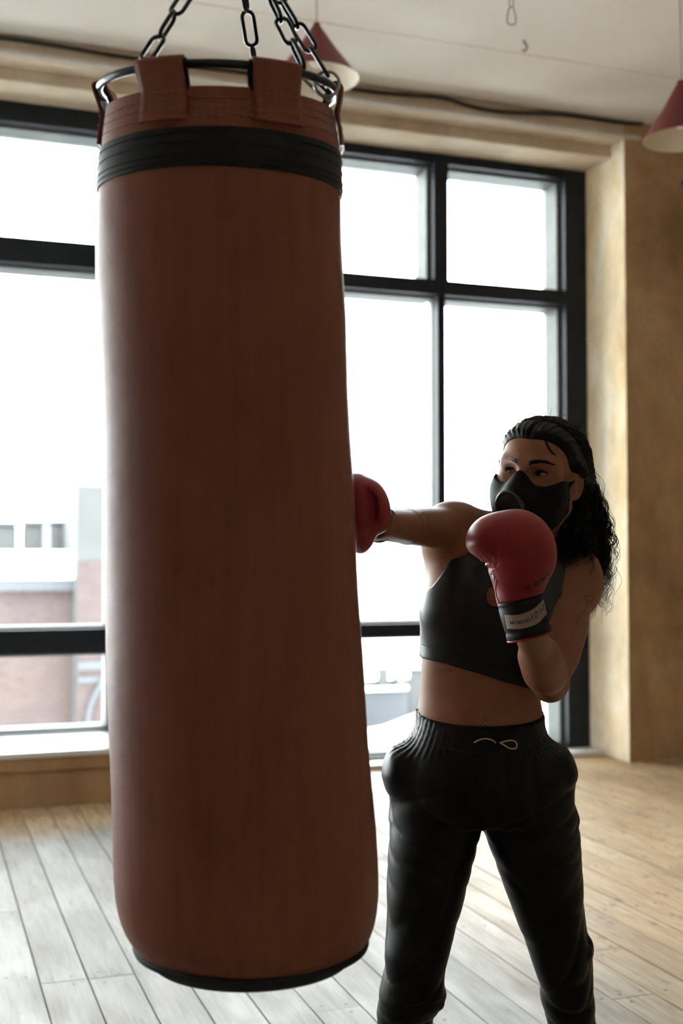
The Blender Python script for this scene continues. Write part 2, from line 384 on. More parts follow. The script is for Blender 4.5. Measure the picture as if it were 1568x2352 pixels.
# pipe and cable along the cornice
zp = on_y(900, 239, YF-0.02)[2]
pp = box('pipe_conduit', XL+0.02, on_y(1470, 300, YF-0.02)[0], YF-0.027, YF-0.003, zp-0.012, zp+0.012, 'pipe', None, 0.006)
tag(pp, 'pale painted pipe running along the cornice above the windows', 'pipe')
cpts = [(-1200, -35), (-300, 52), (0, 86), (130, 105), (300, 133), (600, 172), (830, 207), (900, 215), (960, 220), (1020, 226), (1070, 241), (1120, 252), (1180, 258), (1280, 262), (1360, 272), (1430, 282), (1475, 285)]
cp3 = spline([on_y(x, y, YF-0.012) for x, y in cpts], 6)
cb = tube('power_cable', cp3, 0.011, 'cableblack'); tag(cb, 'thick black cable sagging along the ceiling edge above the windows', 'cable')
jb = on_y(1492, 268, YF-0.03); cbx = box('junction_box', jb[0]-0.05, jb[0]+0.05, YF-0.06, YF-0.001, jb[2]-0.035, jb[2]+0.035, 'cableblack', None, 0.008)
tag(cbx, 'small black junction box where the ceiling cable ends', 'box')

# ---------------------------------------------------------------- windows
ZT0 = on_y(900, 331, YW)[2]            # top of the dark frame
ZT1 = on_y(900, 362, YW)[2]
tr_t = on_y(794, 624, YW)[2]; tr_b = on_y(794, 659, YW)[2]
md_t = on_y(831, 1434, YW)[2]; md_b = on_y(831, 1464, YW)[2]
def win(n, x0, x1, mull, bars, zbot, fth, label):
    """bars: list of (z0, z1) cross rails; mull: list of (x0, x1) posts; each opening gets a grey casing and a pane"""
    w = empty('window_%d' % n, ((x0+x1)/2, YW, zbot)); w['kind'] = 'structure'
    L = Vector(w.location)
    def b(nm, a0, a1, y0, y1, c0, c1, m, bev=0.004): return box(nm, a0-L.x, a1-L.x, y0-L.y, y1-L.y, c0-L.z, c1-L.z, m, w, bev)
    ztop = ZT0
    b('frame_head', x0, x1, YW, YW+0.07, bars[0][1] if False else fth['top'], ztop, 'frame')
    b('frame_jamb', x0, x0+fth['side'], YW, YW+0.07, zbot, fth['top'], 'frame')
    b('frame_jamb', x1-fth['right'], x1, YW, YW+0.07, zbot, fth['top'], 'frame')
    b('frame_sill', x0+fth['side'], x1-fth['right'], YW, YW+0.07, zbot, zbot+fth['bot'], 'frame')
    levels = [zbot+fth['bot']]
    for (c0, c1) in sorted(bars): levels += [c0, c1]
    levels.append(fth['top'])
    rows = list(zip(levels[0::2], levels[1::2]))
    for ri, (c0, c1) in enumerate(rows):
        posts = [(x0, x0+fth['side'])]+[(a, b_) if ri == len(rows)-1 else ((a+b_)/2-(b_-a)*0.27, (a+b_)/2+(b_-a)*0.27) for a, b_ in mull]+[(x1-fth['right'], x1)]
        for a, b_ in posts[1:-1]: b('mullion', a, b_, YW+0.002, YW+0.07, c0, c1, 'frame')
        for (p, q) in zip(posts[:-1], posts[1:]):
            a0, a1 = p[1], q[0]; t = 0.024; e = 0.002
            # casing: four boards deep behind the frame
            b('casing', a0-0.012, a0+t*0.6, YW+0.072, YG+0.04, c0, c1, 'casing', 0.004)
            thin = ri < len(rows)-1 and q != posts[-1]; t2 = 0.004 if thin else t
            b('casing', a1-t2, a1+0.012, YW+0.072, YW+0.10 if thin else YG+0.04, c0, c1, 'casing', 0.001)
            b('casing', a0-0.012, a1+0.012, YW+0.073, YG+0.039, c1-t*0.7, c1+0.016, 'casing', 0.004)
            b('casing', a0-0.012, a1+0.012, YW+0.073, YG+0.039, c0-0.014, c0+0.014, 'casing', 0.004)
            b('pane', a0+t*0.6, a1+0.01 if thin else a1-t, YG, YG+0.006, c0+0.014, c1-t*0.7, 'glass', 0)
    for (c0, c1) in bars: b('rail', x0+fth['side'], x1-fth['right'], YW+0.001, YW+0.07, c0, c1, 'frame')
    return w
XM = (on_y(997, 500, YW)[0], on_y(1030, 500, YW)[0])
wr = on_y(1300, 900, YW)[0]
win(2, 1.22, XW1, [(2.06, 2.06+XM[1]-XM[0]), XM], [(md_b, md_t), (tr_b, tr_t)], 0.0, dict(top=ZT1, side=0.06, right=XW1-wr, bot=0.045), '')
zsl = on_y(125, 1688, YW)[2]
l_t = on_y(110, 550, YW)[2]; l_b = on_y(110, 608, YW)[2]; lm_t = on_y(120, 1446, YW)[2]; lm_b = on_y(120, 1502, YW)[2]
lt1 = on_y(100, 287, YW)[2]
win(1, -3.4, 1.10, [(-0.95, -0.85)], [(lm_b, lm_t), (l_b, l_t)], zsl-0.02, dict(top=lt1, side=0.1, right=0.06, bot=0.03), '')
struct(box('wall_window_pier', 1.10, 1.22, YW+0.0, YW+0.42, 0, ZT0, 'frame'))
struct(box('wall_window_left', XL, -3.4, YW, YW+0.42, 0, ZC, 'pale_ochre'))
struct(box('wall_under_window', XL, 1.10, YW, YW+0.42, 0, zsl-0.022, 'pale_ochre'))
struct(box('wall_above_window', XL, XR, YW+0.02, YW+0.42, ZT0+0.002, ZC, 'pale_ochre'))
# low bench wall and white sill under the left window
zs = on_plane(125, 1726, 1, YB)[2]
struct(box('wall_bench', XL, 1.92, YB+0.02, YW-0.001, 0, zs-0.10, 'bench', None, 0.004))
struct(box('trim_bench_board', XL, 1.93, YB+0.008, YW-0.001, zs-0.098, zs-0.032, 'bench', None, 0.006))
struct(box('trim_sill', XL, 1.945, YB, YW-0.001, zs-0.03, zs, 'whitesill', None, 0.005))
struct(box('trim_threshold', 1.95, XW1, YW-0.16, YW-0.001, -0.001, 0.03, 'whitesill', None, 0.005))
# small eye fitting on the pillar at the right edge
ep = on_y(1566, 421, YF)
e = empty('wall_fitting', (ep[0], YF, ep[2])); tag(e, 'small dark round cable outlet high on the ochre wall', 'outlet')
V, F = lathe_arrays([(0.020, 0), (0.026, 0.004), (0.024, 0.012), (0.016, 0.014)], 20); V = V[:, [0, 2, 1]]; V[:, 1] *= -1
link('collar', mesh_np('collar', V, F), 'zinc', e, True)
V, F = lathe_arrays([(0.0001, 0.010), (0.015, 0.010), (0.017, 0.003)], 20); V = V[:, [0, 2, 1]]; V[:, 1] *= -1
link('socket', mesh_np('socket', V, F), 'cableblack', e, True)

# ---------------------------------------------------------------- pendant lamps
def lamp(ax, ay, rimx, d, label):
    A = L2W(PL(ax, ay, d)); half = abs(rimx-ax)/FPX*d; h = 0.265
    e = empty('pendant_lamp', (A.x, A.y, A.z-h)); tag(e, label, 'lamp', 'red cone pendant lamps')
    prof = [(half, 0), (half*0.985, 0.004), (half*0.5, h*0.50), (0.019, h*0.955), (0.017, h*0.965), (0.017, h), (0.012, h+0.004), (0.002, h+0.004)]
    V, F = lathe_arrays(prof, 64); link('shade', mesh_np('shade', V, F), 'lampred', e, True)
    V, F = lathe_arrays([(half-0.0005, 0.0005), (half*0.97, 0.004), (half*0.485, h*0.49), (0.016, h*0.93), (0.001, h*0.94)], 64)
    link('shade_lining', mesh_np('shade_lining', V, F), 'lampwhite', e, True)
    V, F = lathe_arrays([(0.001, 0.055), (0.02, 0.058), (0.034, 0.075), (0.038, 0.095), (0.032, 0.12), (0.018, 0.145), (0.016, 0.2)], 24)
    link('bulb', mesh_np('bulb', V, F), 'bulb', e, True)
    tube('cord', [(0, 0, h+0.002), (0, 0, (ZC-(A.z-h))/2), (0, 0, ZC-(A.z-h)-0.03)], 0.0045, 'cablewhite', e, 8)
    V, F = lathe_arrays([(0.006, -0.035), (0.045, -0.02), (0.05, 0.0)], 24); o = link('ceiling_rose', mesh_np('rose', V, F), 'cablewhite', e, True); o.location = (0, 0, ZC-(A.z-h))
lamp(727, 55, 826, 5.6, 'red cone pendant lamp hanging behind the punching bag chains')
lamp(1563, 187, 1474, 5.3, 'red cone pendant lamp at the right in front of the ochre wall')

# ---------------------------------------------------------------- spare chain with carabiner, ceiling hook
def link_mesh(name, L, W, r, sides=8, n=7):
    P = []
    for s, c in ((1, L/2-W/2), (-1, -(L/2-W/2))):
        for i in range(n):
            t = (i/(n-1)-0.5)*math.pi
            P.append((s*-(W/2-r)*math.sin(t)*1.0, 0, c+s*(W/2-r)*math.cos(t)))
    P = [(x, y, z) for x, y, z in P]
    V, F = tube_arrays(P, r, sides, True); return mesh_np(name, V, F)
LM_small = link_mesh('small_link', 0.042, 0.024, 0.0028, 6); LM_small.materials.append(M['oldmetal']); LM_small.polygons.foreach_set('use_smooth', [True]*len(LM_small.polygons))
B0 = L2W(PL(1174, 58, 4.6))
e = empty('carabiner_chain', (B0.x, B0.y, B0.z), -YAW); tag(e, 'thin metal chain with a carabiner hanging from the ceiling, empty', 'chain')
cz = np.array([[0.010*1.0*0, 0, 0.0]])
car = spline([(0, 0, 0.001), (0.014, 0, 0.006), (0.0175, 0, 0.022), (0.013, 0, 0.05), (0.009, 0, 0.066), (0, 0, 0.074), (-0.009, 0, 0.066), (-0.013, 0, 0.05), (-0.0175, 0, 0.022), (-0.014, 0, 0.006)], 5)
tube('carabiner', car, 0.0029, 'oldmetal', e, 8, True)
z = 0.074+0.016; i = 0
while z < ZC-B0.z:
    o = bpy.data.objects.new('chain_link', LM_small); COL.objects.link(o); o.parent = e; o.location = (0, 0, z); o.rotation_euler = (0, 0, (i % 2)*math.pi/2+0.4)
    z += 0.0345; i += 1
hk = on_plane(1203, 92, 2, ZC)
hp = spline([(0, 0, 0.0), (0, 0, -0.015), (0.012, 0, -0.025), (0.014, 0, -0.045), (0.0, 0, -0.058), (-0.014, 0, -0.05)], 6)
ho = tube('ceiling_hook', hp, 0.006, 'oldmetal', None, 8); ho.location = (hk[0], hk[1], ZC); ho.rotation_euler = (0, 0, -YAW)
tag(ho, 'small rusty hook in the ceiling beside the crack line', 'hook')

# ---------------------------------------------------------------- outside
def out_box(name, xa, xb, ya, yb, Y, depth, m, parent=None):
    a = on_plane(xa, ya, 1, Y); b = on_plane(xb, yb, 1, Y)
    return a[0], b[0], b[2], a[2]
gp = box('street_ground', -90, 130, 10, 240, -12.5, -12.0, 'snow'); tag(gp, kind='structure')
Yb = 26.0
e = empty('brick_building', (on_plane(60, 1400, 1, Yb)[0], Yb, -12)); tag(e, 'red brick building with a snowy roof seen through the left window', 'building')
def eb(nm, xa, xb, ya, yb, Y, dep, m, bev=0.0, zlow=None):
    a = on_plane(xa, ya, 1, Y); b = on_plane(xb, yb, 1, Y); z0 = b[2] if zlow is None else zlow
    return box(nm, a[0]-e.location.x, b[0]-e.location.x, Y-e.location.y, Y+dep-e.location.y, z0-e.location.z, a[2]-e.location.z, m, e, bev)
eb('wall', -900, 176, 1352, 1500, Yb, 14, 'brick', 0, -12)
eb('eave', -900, 178, 1337, 1356, Yb-0.25, 14.4, 'bluegrey')
eb('snow_slab', -900, 176, 1262, 1338, Yb-0.2, 14.3, 'snow', 0.08)
eb('stair_tower', 178, 420, 1114, 1300, Yb-0.6, 9, 'concrete', 0, -12)
eb('tower_brick_face', 178.5, 420, 1290, 1500, Yb-0.63, 0.05, 'brick', 0, -12)
for (xa, xb, yt) in ((-120, -40, 1212), (-20, 38, 1208), (58, 98, 1206), (124, 180, 1206)):
    eb('parapet_pier', xa, xb, yt, 1266, Yb+2.0, 0.8, 'concrete', 0.05)
    eb('pier_cap', xa-4, xb+4, yt-8, yt, Yb+1.9, 1.0, 'bluegrey', 0.03)
    eb('snow_cap', xa-10, xb+10, yt-16, yt-7, Yb+1.9, 1.0, 'snow', 0.05)
pts = [on_plane(x, y, 1, Yb-0.72) for x, y in ((240, 1560), (222, 1590), (206, 1630), (200, 1690), (199, 1760))]
P = spline([(p[0]-e.location.x, p[1]-e.location.y, p[2]-e.location.z) for p in pts], 5)
tube('drain_pipe', P, 0.06, 'bluegrey', e, 8)
eb('string_course', 178.5, 420, 1520, 1532, Yb-0.68, 0.06, 'bluegrey')
eb('string_course', 178.5, 420, 1555, 1562, Yb-0.68, 0.06, 'bluegrey')
# snowy roofs seen through the right window
Yb2 = 34.0
e = empty('grey_house', (on_plane(900, 1600, 1, Yb2)[0], Yb2, -12)); tag(e, 'snow covered grey house roofs seen low through the right window', 'building')
eb('wall', 800, 938, 1562, 1700, Yb2, 8, 'bluegrey', 0, -12)
eb('snow_roof', 790, 946, 1538, 1564, Yb2-0.3, 9, 'snow', 0.25)
eb('chimney', 868, 892, 1536, 1575, Yb2-0.32, 0.8, 'concrete')
eb('chimney', 905, 915, 1540, 1575, Yb2-0.32, 0.8, 'concrete')
eb('ledge', 800, 938, 1580, 1585, Yb2-0.25, 0.2, 'snow', 0.05)
eb('wing', 940, 1080, 1532, 1700, Yb2+3, 8, 'concrete', 0, -12)
eb('wing_roof', 936, 1090, 1512, 1534, Yb2+2.7, 9, 'snow', 0.2)
sn = empty('snow_bank', (on_plane(960, 1690, 1, 30)[0], 30, -12)); tag(sn, 'heap of snow below the grey house outside the right window', 'snow', kind=None)
bm = bmesh.new(); bmesh.ops.create_icosphere(bm, subdivisions=3, radius=1.0)
for v in bm.verts: v.co.x *= 4.5; v.co.y *= 2.2; v.co.z = v.co.z*1.6*(1+0.2*math.sin(v.co.x*1.1)); v.co.z += 0
m_ = bm_mesh('snow_heap', bm); o = link('snow_heap', m_, 'snow', sn, True); o.location = (0, 0, on_plane(900, 1665, 1, 30)[2]+12-1.4)
bm = bmesh.new(); add_box(bm, -4.2, 4.2, -1.5, 1.5, 0, on_plane(900, 1665, 1, 30)[2]+12-1.4); link('retaining_wall', bm_mesh('retaining_wall', bm), 'concrete', sn)
# lattice masts with cross wires, far away in the haze
Ym = 90.0
def mast(x, ytop, ybot, wpx, label, arms):
    a = on_plane(x, ytop, 1, Ym); s = (on_plane(x+wpx, 1200, 1, Ym)[0]-on_plane(x, 1200, 1, Ym)[0])
    e = empty('radio_mast', (a[0], Ym, -12)); tag(e, label, 'mast', 'masts beyond the right window')
    H = a[2]+12
    tube('pole', [(0, 0, 0), (0, 0, H*0.7), (0, 0, H*0.86), (0, 0, H)], s/2, 'mast', e, 8, False, [s*0.62, s*0.5, s*0.3, s*0.08])
    for (y, xe_) in arms:
        p = on_plane(x, y, 1, Ym); q = on_plane(xe_, y, 1, Ym)
        tube('cross_wire', [(0, 0, p[2]+12), ((q[0]-p[0])/2, 0, (p[2]+q[2])/2+12), (q[0]-p[0], 0, q[2]+12)], 0.07, 'mast', e, 6)
mast(1060, 765, 1240, 9, 'tall thin mast beside the dark mullion, outside the right window', [(1016, 1122), (1146, 1104)])
mast(1157, 780, 1240, 8, 'tall thin mast rising above the head of the boxer', [(852, 1172)])
# ================================================================ punching bag
DB = 1.70
bag_tab = [  # y, left, right edge in pixels
 (262, 242, 772), (330, 236, 783), (380, 233, 786), (445, 230, 788), (500, 225, 789), (560, 222, 790), (640, 223, 793), (725, 229, 796), (800, 232, 797), (900, 234, 800), (1000, 236, 805),
 (1050, 237, 808), (1150, 239, 814), (1300, 242, 822), (1450, 247, 831), (1600, 252, 839), (1750, 258, 848), (1900, 264, 858), (2000, 267, 863), (2050, 271, 864), (2090, 279, 861), (2118, 290, 856), (2142, 304, 848), (2158, 318, 838)]
cz, cr, ccx = [], [], []
for y, a, b in bag_tab:
    p = PL((a+b)/2, y, DB); cz.append(p[2]); ccx.append(p[0]); cr.append((b-a)/2/FPX*DB*0.995)
zz = np.array(cz)[::-1]; rr_ = np.array(cr)[::-1]; xx_ = np.array(ccx)[::-1]
BAGX, BAGZ0, BAGZ1 = float(np.mean(xx_)), zz[0], zz[-1]
def bag_r(z): return np.interp(z, zz, rr_)
def bag_x(z): return np.interp(z, zz, xx_)
ZBAND = np.interp(400, [y for y, _, _ in bag_tab], cz)
def tilt(z): return np.interp(z, [BAGZ0, BAGZ0+0.5, ZBAND, BAGZ1], [0.0, 0.02, 0.075, 0.15])
base = Vector((BAGX, DB, BAGZ0))
bagE = empty('punching_bag', L2W((BAGX, DB, BAGZ0)), -YAW)
tag(bagE, 'tall brown leather punching bag with a black band hanging from chains', 'punching bag')
def bagpt(th, z, dr=0.0, wr=True):
    """point on the bag wall; th = 0 is the viewer's right, -90 deg faces the camera"""
    z = np.asarray(z, float); th = np.asarray(th, float)
    r = bag_r(z)+dr
    if wr:
        r = r+0.0016*np.sin(3*th+6*z)*np.cos(2.0*th-4*z)+0.0012*np.sin(th*2+17*z)*np.sin(9*z)
    x = bag_x(z)+r*np.cos(th); y = DB+r*np.sin(th)
    zz_ = z+tilt(z)*(y-DB)
    return np.stack([x-base[0], y-base[1], zz_-base[2]], -1)
def bag_patch(z0, z1, dr, nz, th0=0, th1=2*math.pi, nt_=160, wrap=True):
    zs_ = np.linspace(z0, z1, nz); th = np.linspace(th0, th1, nt_, endpoint=not wrap)
    Z, T = np.meshgrid(zs_, th, indexing='ij'); V = bagpt(T, Z, dr).reshape(-1, 3)
    m = nt_ if wrap else nt_-1
    i = np.arange(nz-1)[:, None]; j = np.arange(m)[None, :]; j2 = (j+1) % nt_
    F = np.stack([i*nt_+j, i*nt_+j2, (i+1)*nt_+j2, (i+1)*nt_+j], -1).reshape(-1, 4)
    return V, F
V, F = bag_patch(BAGZ0, BAGZ1, 0, 150)
# close the rim inwards with a leather lip, and the bottom with a slightly sagging base
body = link('body', mesh_np('bag_body', V, F), 'leather', bagE, True)
lip = []
th = np.linspace(0, 2*math.pi, 160, endpoint=False)
for dr, dz in ((0, 0), (-0.004, 0.002), (-0.008, -0.003), (-0.010, -0.05), (-0.012, -0.12)):
    lip.append(bagpt(th, np.full(160, BAGZ1), dr)+np.array([0, 0, dz]))
V = np.concatenate(lip); i = np.arange(4)[:, None]; j = np.arange(160)[None, :]; j2 = (j+1) % 160
F = np.stack([i*160+j, i*160+j2, (i+1)*160+j2, (i+1)*160+j], -1).reshape(-1, 4)
link('rim', mesh_np('rim', V, F), 'leather', bagE, True)
# stuffing disc inside
rings = [bagpt(th, np.full(160, BAGZ1), -0.010-0.16*s)+np.array([0, 0, -0.11-0.0*s]) for s in (0, 0.5, 0.95)]
V = np.concatenate(rings); i = np.arange(2)[:, None]; F = np.stack([i*160+j, i*160+j2, (i+1)*160+j2, (i+1)*160+j], -1).reshape(-1, 4)
link('filling_cover', mesh_np('filling_cover', V, F), 'black_web', bagE, True)
# base panel with black binding
rB = bag_r(BAGZ0)
prof = [(0, 0), (-0.004, -0.006), (-0.012, -0.016), (-0.022, -0.024), (-0.05, -0.030), (-0.10, -0.034), (-rB+0.002, -0.036)]
rings = []
for dr, dz in prof: rings.append(bagpt(th, np.full(160, BAGZ0), dr, False)+np.array([0, 0, dz]))
V = np.concatenate(rings); i = np.arange(len(prof)-1)[:, None]; F = np.stack([i*160+j, i*160+j2, (i+1)*160+j2, (i+1)*160+j], -1).reshape(-1, 4)
link('base_panel', mesh_np('base_panel', V, F), 'black_web', bagE, True)
tube('base_binding', bagpt(th, np.full(160, BAGZ0-0.0), -0.001, False)+np.array([0, 0, -0.003]), 0.0055, 'black_web', bagE, 8, True)
# black band
zb0 = np.interp(449, [y for y, _, _ in bag_tab], cz); zb1 = np.interp(363, [y for y, _, _ in bag_tab], cz)
V1, F1 = bag_patch(zb0, zb1, 0.0028, 10)
e1 = bag_patch(zb0-0.0006, zb0+0.0006, 0.0014, 2); e2 = bag_patch(zb1-0.0006, zb1+0.0006, 0.0014, 2)
band = link('band', mesh_np('band', V1, F1), 'band', bagE, True)
tube('band_edge', bagpt(th, np.full(160, zb0), 0.0016), 0.0014, 'band', bagE, 6, True)
tube('band_edge', bagpt(th, np.full(160, zb1), 0.0016), 0.0014, 'band', bagE, 6, True)
# stitching: rows of short threads
def stitches(name, rows, dr, m, parent, length=0.0075, gap=0.0035, r=0.0006, th0=math.radians(-188), th1=math.radians(8), wob=0.0):
    parts = []
    for z in rows:
        n = int((th1-th0)*0.175/(length+gap))
        for k in range(n):
            t0 = th0+(th1-th0)*k/n; t1 = t0+length/0.175
            zk = z+wob*math.sin(t0*5.3+z*40)+wob*0.5*math.sin(t0*13+1.0)
            P = bagpt(np.array([t0, (t0+t1)/2, t1]), np.full(3, zk), dr)
            parts.append(tube_arrays(P, r, 4))
    V, F = join_arrays(parts); o = link(name, mesh_np(name, V, F), m, parent, True); o['kind'] = 'stuff'; return o
zof = lambda y: float(np.interp(y, [q for q, _, _ in bag_tab], cz))
stitches('stitching', [zof(289), zof(309), zof(334)], 0.0004, 'thread', bagE, wob=0.0014)
stitches('band_stitching', [zof(377), zof(402), zof(427), zof(440)], 0.0032, 'black_thread', bagE, 0.006, 0.0022, 0.0007)
# hoop
hz = PL(505, 214, DB)[2]; HR = 0.1685; HT = 0.16; hx0 = PL(503, 214, DB)[0]
def hoop_pt(t, dr=0.0, dz=0.0):
    x = hx0+(HR+dr)*np.cos(t); y = DB+(HR+dr)*np.sin(t)
    return np.stack([x-base[0], y-base[1], hz+HT*(y-DB)+dz-base[2]], -1)
tube('steel_hoop', hoop_pt(np.linspace(0, 2*math.pi, 120, endpoint=False)), 0.0058, 'steel', bagE, 12, True)
# leather loops folded over the hoop
def loop(tc, width, name='hanging_loop', lo=0.052, lab=None):
    """strap: starts outside the wall, climbs, wraps the hoop, goes down inside"""
    n = 9; us = np.linspace(-0.5, 0.5, n)*width
    th_ = tc+us/0.178
    path = []
    zt = BAGZ1
    # outer run from lo below the rim to the hoop
    for s in np.linspace(0, 1, 7):
        path.append(('w', 0.0055, -lo+lo*s))
    rows = []
    P0 = bagpt(th_, np.full(n, zt-lo), 0.0052, False); P1 = bagpt(th_, np.full(n, zt-lo*0.5), 0.0052, False); P2 = bagpt(th_, np.full(n, zt-0.004), 0.0060, False)
    Hc = hoop_pt(th_)
    rad = np.stack([np.cos(th_), np.sin(th_), np.zeros(n)], -1); up = np.array([0, 0, 1.0]); rt = 0.0092
    rows = [P0, P1, P2]
    for a in (5, 45, 90, 135, 175): rows.append(Hc+rad*rt*math.cos(math.radians(a))+up*rt*math.sin(math.radians(a)))
    Q2 = bagpt(th_, np.full(n, zt-0.004), -0.016, False); Q0 = bagpt(th_, np.full(n, zt-lo), -0.017, False)
    rows += [Q2, Q0]
    out = np.stack(rows)                       # rows x n x 3
    # refine along the strap
    fine = spline(out.reshape(len(rows), -1), 4).reshape(-1, n, 3)
    # thickness
    du = np.gradient(fine, axis=0); dv = np.gradient(fine, axis=1); N = np.cross(dv, du); N /= np.linalg.norm(N, axis=2)[..., None]+1e-9
    tck = 0.0048
    mid = fine.shape[0]//2; test = (fine[2, n//2]-hoop_pt(np.array([tc]))[0])
    if np.dot(N[2, n//2], rad[n//2]) < 0: N = -N
    A, B = fine+N*tck*0.5, fine-N*tck*0.5
    m_ = fine.shape[0]; V = np.concatenate([A.reshape(-1, 3), B.reshape(-1, 3)]); o_ = m_*n; F = []
    for a in range(m_-1):
        for b in range(n-1):
            q = [a*n+b, a*n+b+1, (a+1)*n+b+1, (a+1)*n+b]; F.append(q); F.append([x+o_ for x in q[::-1]])
        for b, flip in ((0, 0), (n-1, 1)):
            q = [a*n+b, (a+1)*n+b, (a+1)*n+b+o_, a*n+b+o_]; F.append(q if not flip else q[::-1])
    for a in (0, m_-1):
        for b in range(n-1): F.append([a*n+b, a*n+b+1, a*n+b+1+o_, a*n+b+o_])
    lp = link(name, mesh_np(name, V, F), 'leather', bagE, False)
    # black webbing lining inside the loop, showing past the edges
    W = []
    us2 = np.linspace(-0.5, 0.5, 5)*(width*1.10); th2 = tc+us2/0.178
    Hc2 = hoop_pt(th2); r2 = np.stack([np.cos(th2), np.sin(th2), np.zeros(5)], -1)
    rws = [bagpt(th2, np.full(5, zt-0.01), -0.011, False), Hc2-r2*0.0078-up*0.004, Hc2-r2*0.0050+up*0.0058, Hc2+up*0.0076, Hc2+r2*0.0050+up*0.0058, Hc2+r2*0.0074-up*0.004, bagpt(th2, np.full(5, zt-0.004), 0.0015, False)]
    Wv = spline(np.stack(rws).reshape(len(rws), -1), 3).reshape(-1, 5, 3); mm = Wv.shape[0]
    Fw = [[a*5+b, a*5+b+1, (a+1)*5+b+1, (a+1)*5+b] for a in range(mm-1) for b in range(4)]
    link('loop_lining', mesh_np('loop_lining', Wv.reshape(-1, 3), Fw), 'black_web', lp, True)
    # loop stitching: two rows across plus edges
    parts = []
    for zo in (-0.008, -0.022, -0.037):
        nn = int(width/0.011)
        for k in range(nn):
            t0 = tc+(-0.5+(k+0.15)/nn)*width/0.178; t1 = t0+0.0075/0.178
            P = bagpt(np.array([t0, (t0+t1)/2, t1]), np.full(3, zt+zo), 0.0084, False)
            parts.append(tube_arrays(P, 0.0006, 4))
    V, F = join_arrays(parts); s_ = link('loop_stitching', mesh_np('loop_stitching', V, F), 'thread', lp, True); s_['kind'] = 'stuff'
    return lp
def th_for_px(x): return -math.acos(max(-1, min(1, (PL(x, 200, DB-0.13)[0]-hx0)/0.176)))
loop(th_for_px(371), 0.070); loop(th_for_px(641), 0.073)
loop(math.radians(-181), 0.072); loop(math.radians(3), 0.072)
loop(math.radians(118), 0.072); loop(math.radians(55), 0.072)

# ---------------------------------------------------------------- chains
LKL, LKW, LKR = 0.056, 0.0235, 0.0031
LM = link_mesh('steel_link', LKL, LKW, LKR, 8, 8); LM.materials.append(M['steel']); LM.polygons.foreach_set('use_smooth', [True]*len(LM.polygons))
apex = np.array(PL(536, -185, DB))
def chain(A, B, name, label, twist=0.3, sag=0.0, lm=None, pitch=None):
    """links from level-frame point A up to B"""
    lm = lm or LM; A, B = np.array(A), np.array(B); D = B-A; n = int(round(np.linalg.norm(D)/(LKL-2*LKR-0.001)))
    e = empty(name, L2W(A), -YAW); tag(e, label, 'chain', 'chains holding the punching bag')
    dirv = Vector(D/np.linalg.norm(D))
    q = dirv.to_track_quat('Z', 'Y').to_matrix()
    for k in range(n):
        o = bpy.data.objects.new('chain_link', lm); COL.objects.link(o); o.parent = e
        s = (k+0.5)/n
        R_ = q @ Matrix.Rotation(twist+(k % 2)*math.pi/2+random.uniform(-0.18, 0.18), 3, 'Z')
        o.matrix_local = Matrix.Translation(Vector(D*s)) @ R_.to_4x4()
    return e
def hoop_level(t, dz=0.0):
    p = hoop_pt(np.array([t]))[0]; return np.array([p[0]+base[0], p[1]+base[1], p[2]+base[2]+dz])
def ring_on(tc, label):   # split ring between hoop and chain
    return hoop_level(tc, 0.012)
a1 = th_for_px(322)
ends = [(hoop_level(th_for_px(331), 0.010), 'black steel chain to the left side of the bag hoop', 0.5, (0.004, 0)),
        (hoop_level(math.radians(72), 0.004), 'black steel chain to the far side of the bag hoop', 0.1, (0, 0)),
        (hoop_level(th_for_px(706), 0.010), 'black steel chain ending behind the right front leather loop', 0.9, (0, 0)),
        (hoop_level(math.radians(-22), 0.012), 'black steel chain hooked with a shiny ring at the right of the hoop', 0.35, (0, 0))]
for (A, lab, tw, _) in ends: chain(A, apex+np.array([(A[0]-apex[0])*0.06, (A[1]-apex[1])*0.06, -0.02]), 'suspension_chain', lab, tw)
# spring hook at the right end
C = hoop_level(math.radians(-22), 0.0)
e = empty('snap_ring', L2W(C), -YAW); tag(e, 'shiny metal snap ring joining the right chain to the hoop', 'ring')
t = np.linspace(0, 2*math.pi, 28, endpoint=False)
tube('ring_wire', np.stack([0.017*np.cos(t), 0.006*np.sin(t), 0.020*np.sin(t)-0.002], -1), 0.0026, 'zinc', e, 8, True)
tube('gate', np.stack([np.linspace(-0.034, 0.004, 8), np.full(8, 0.012), np.linspace(0.012, -0.024, 8)], -1), 0.0028, 'zinc', e, 8)
tube('gate_spring', np.stack([np.linspace(-0.030, 0.006, 8), np.full(8, 0.006), np.linspace(0.018, -0.016, 8)], -1), 0.0022, 'steel', e, 8)
# swivel above the four chains and one chain to the ceiling (above the picture)
e = empty('swivel_hook', L2W(apex), -YAW); tag(e, 'steel swivel gathering the four bag chains above', 'hook')
t = np.linspace(0, 2*math.pi, 32, endpoint=False)
tube('swivel_ring', np.stack([0.03*np.cos(t), 0*t, 0.03*np.sin(t)], -1), 0.005, 'steel', e, 10, True)
V, F = lathe_arrays([(0.001, 0.03), (0.011, 0.03), (0.011, 0.06), (0.006, 0.065), (0.006, 0.09), (0.001, 0.09)], 16); link('swivel_body', mesh_np('swivel_body', V, F), 'steel', e, True)
chain(apex+np.array([0, 0, 0.09]), np.array([apex[0], apex[1], ZC]), 'ceiling_chain', 'single black chain from the swivel up to the ceiling', 0.2)
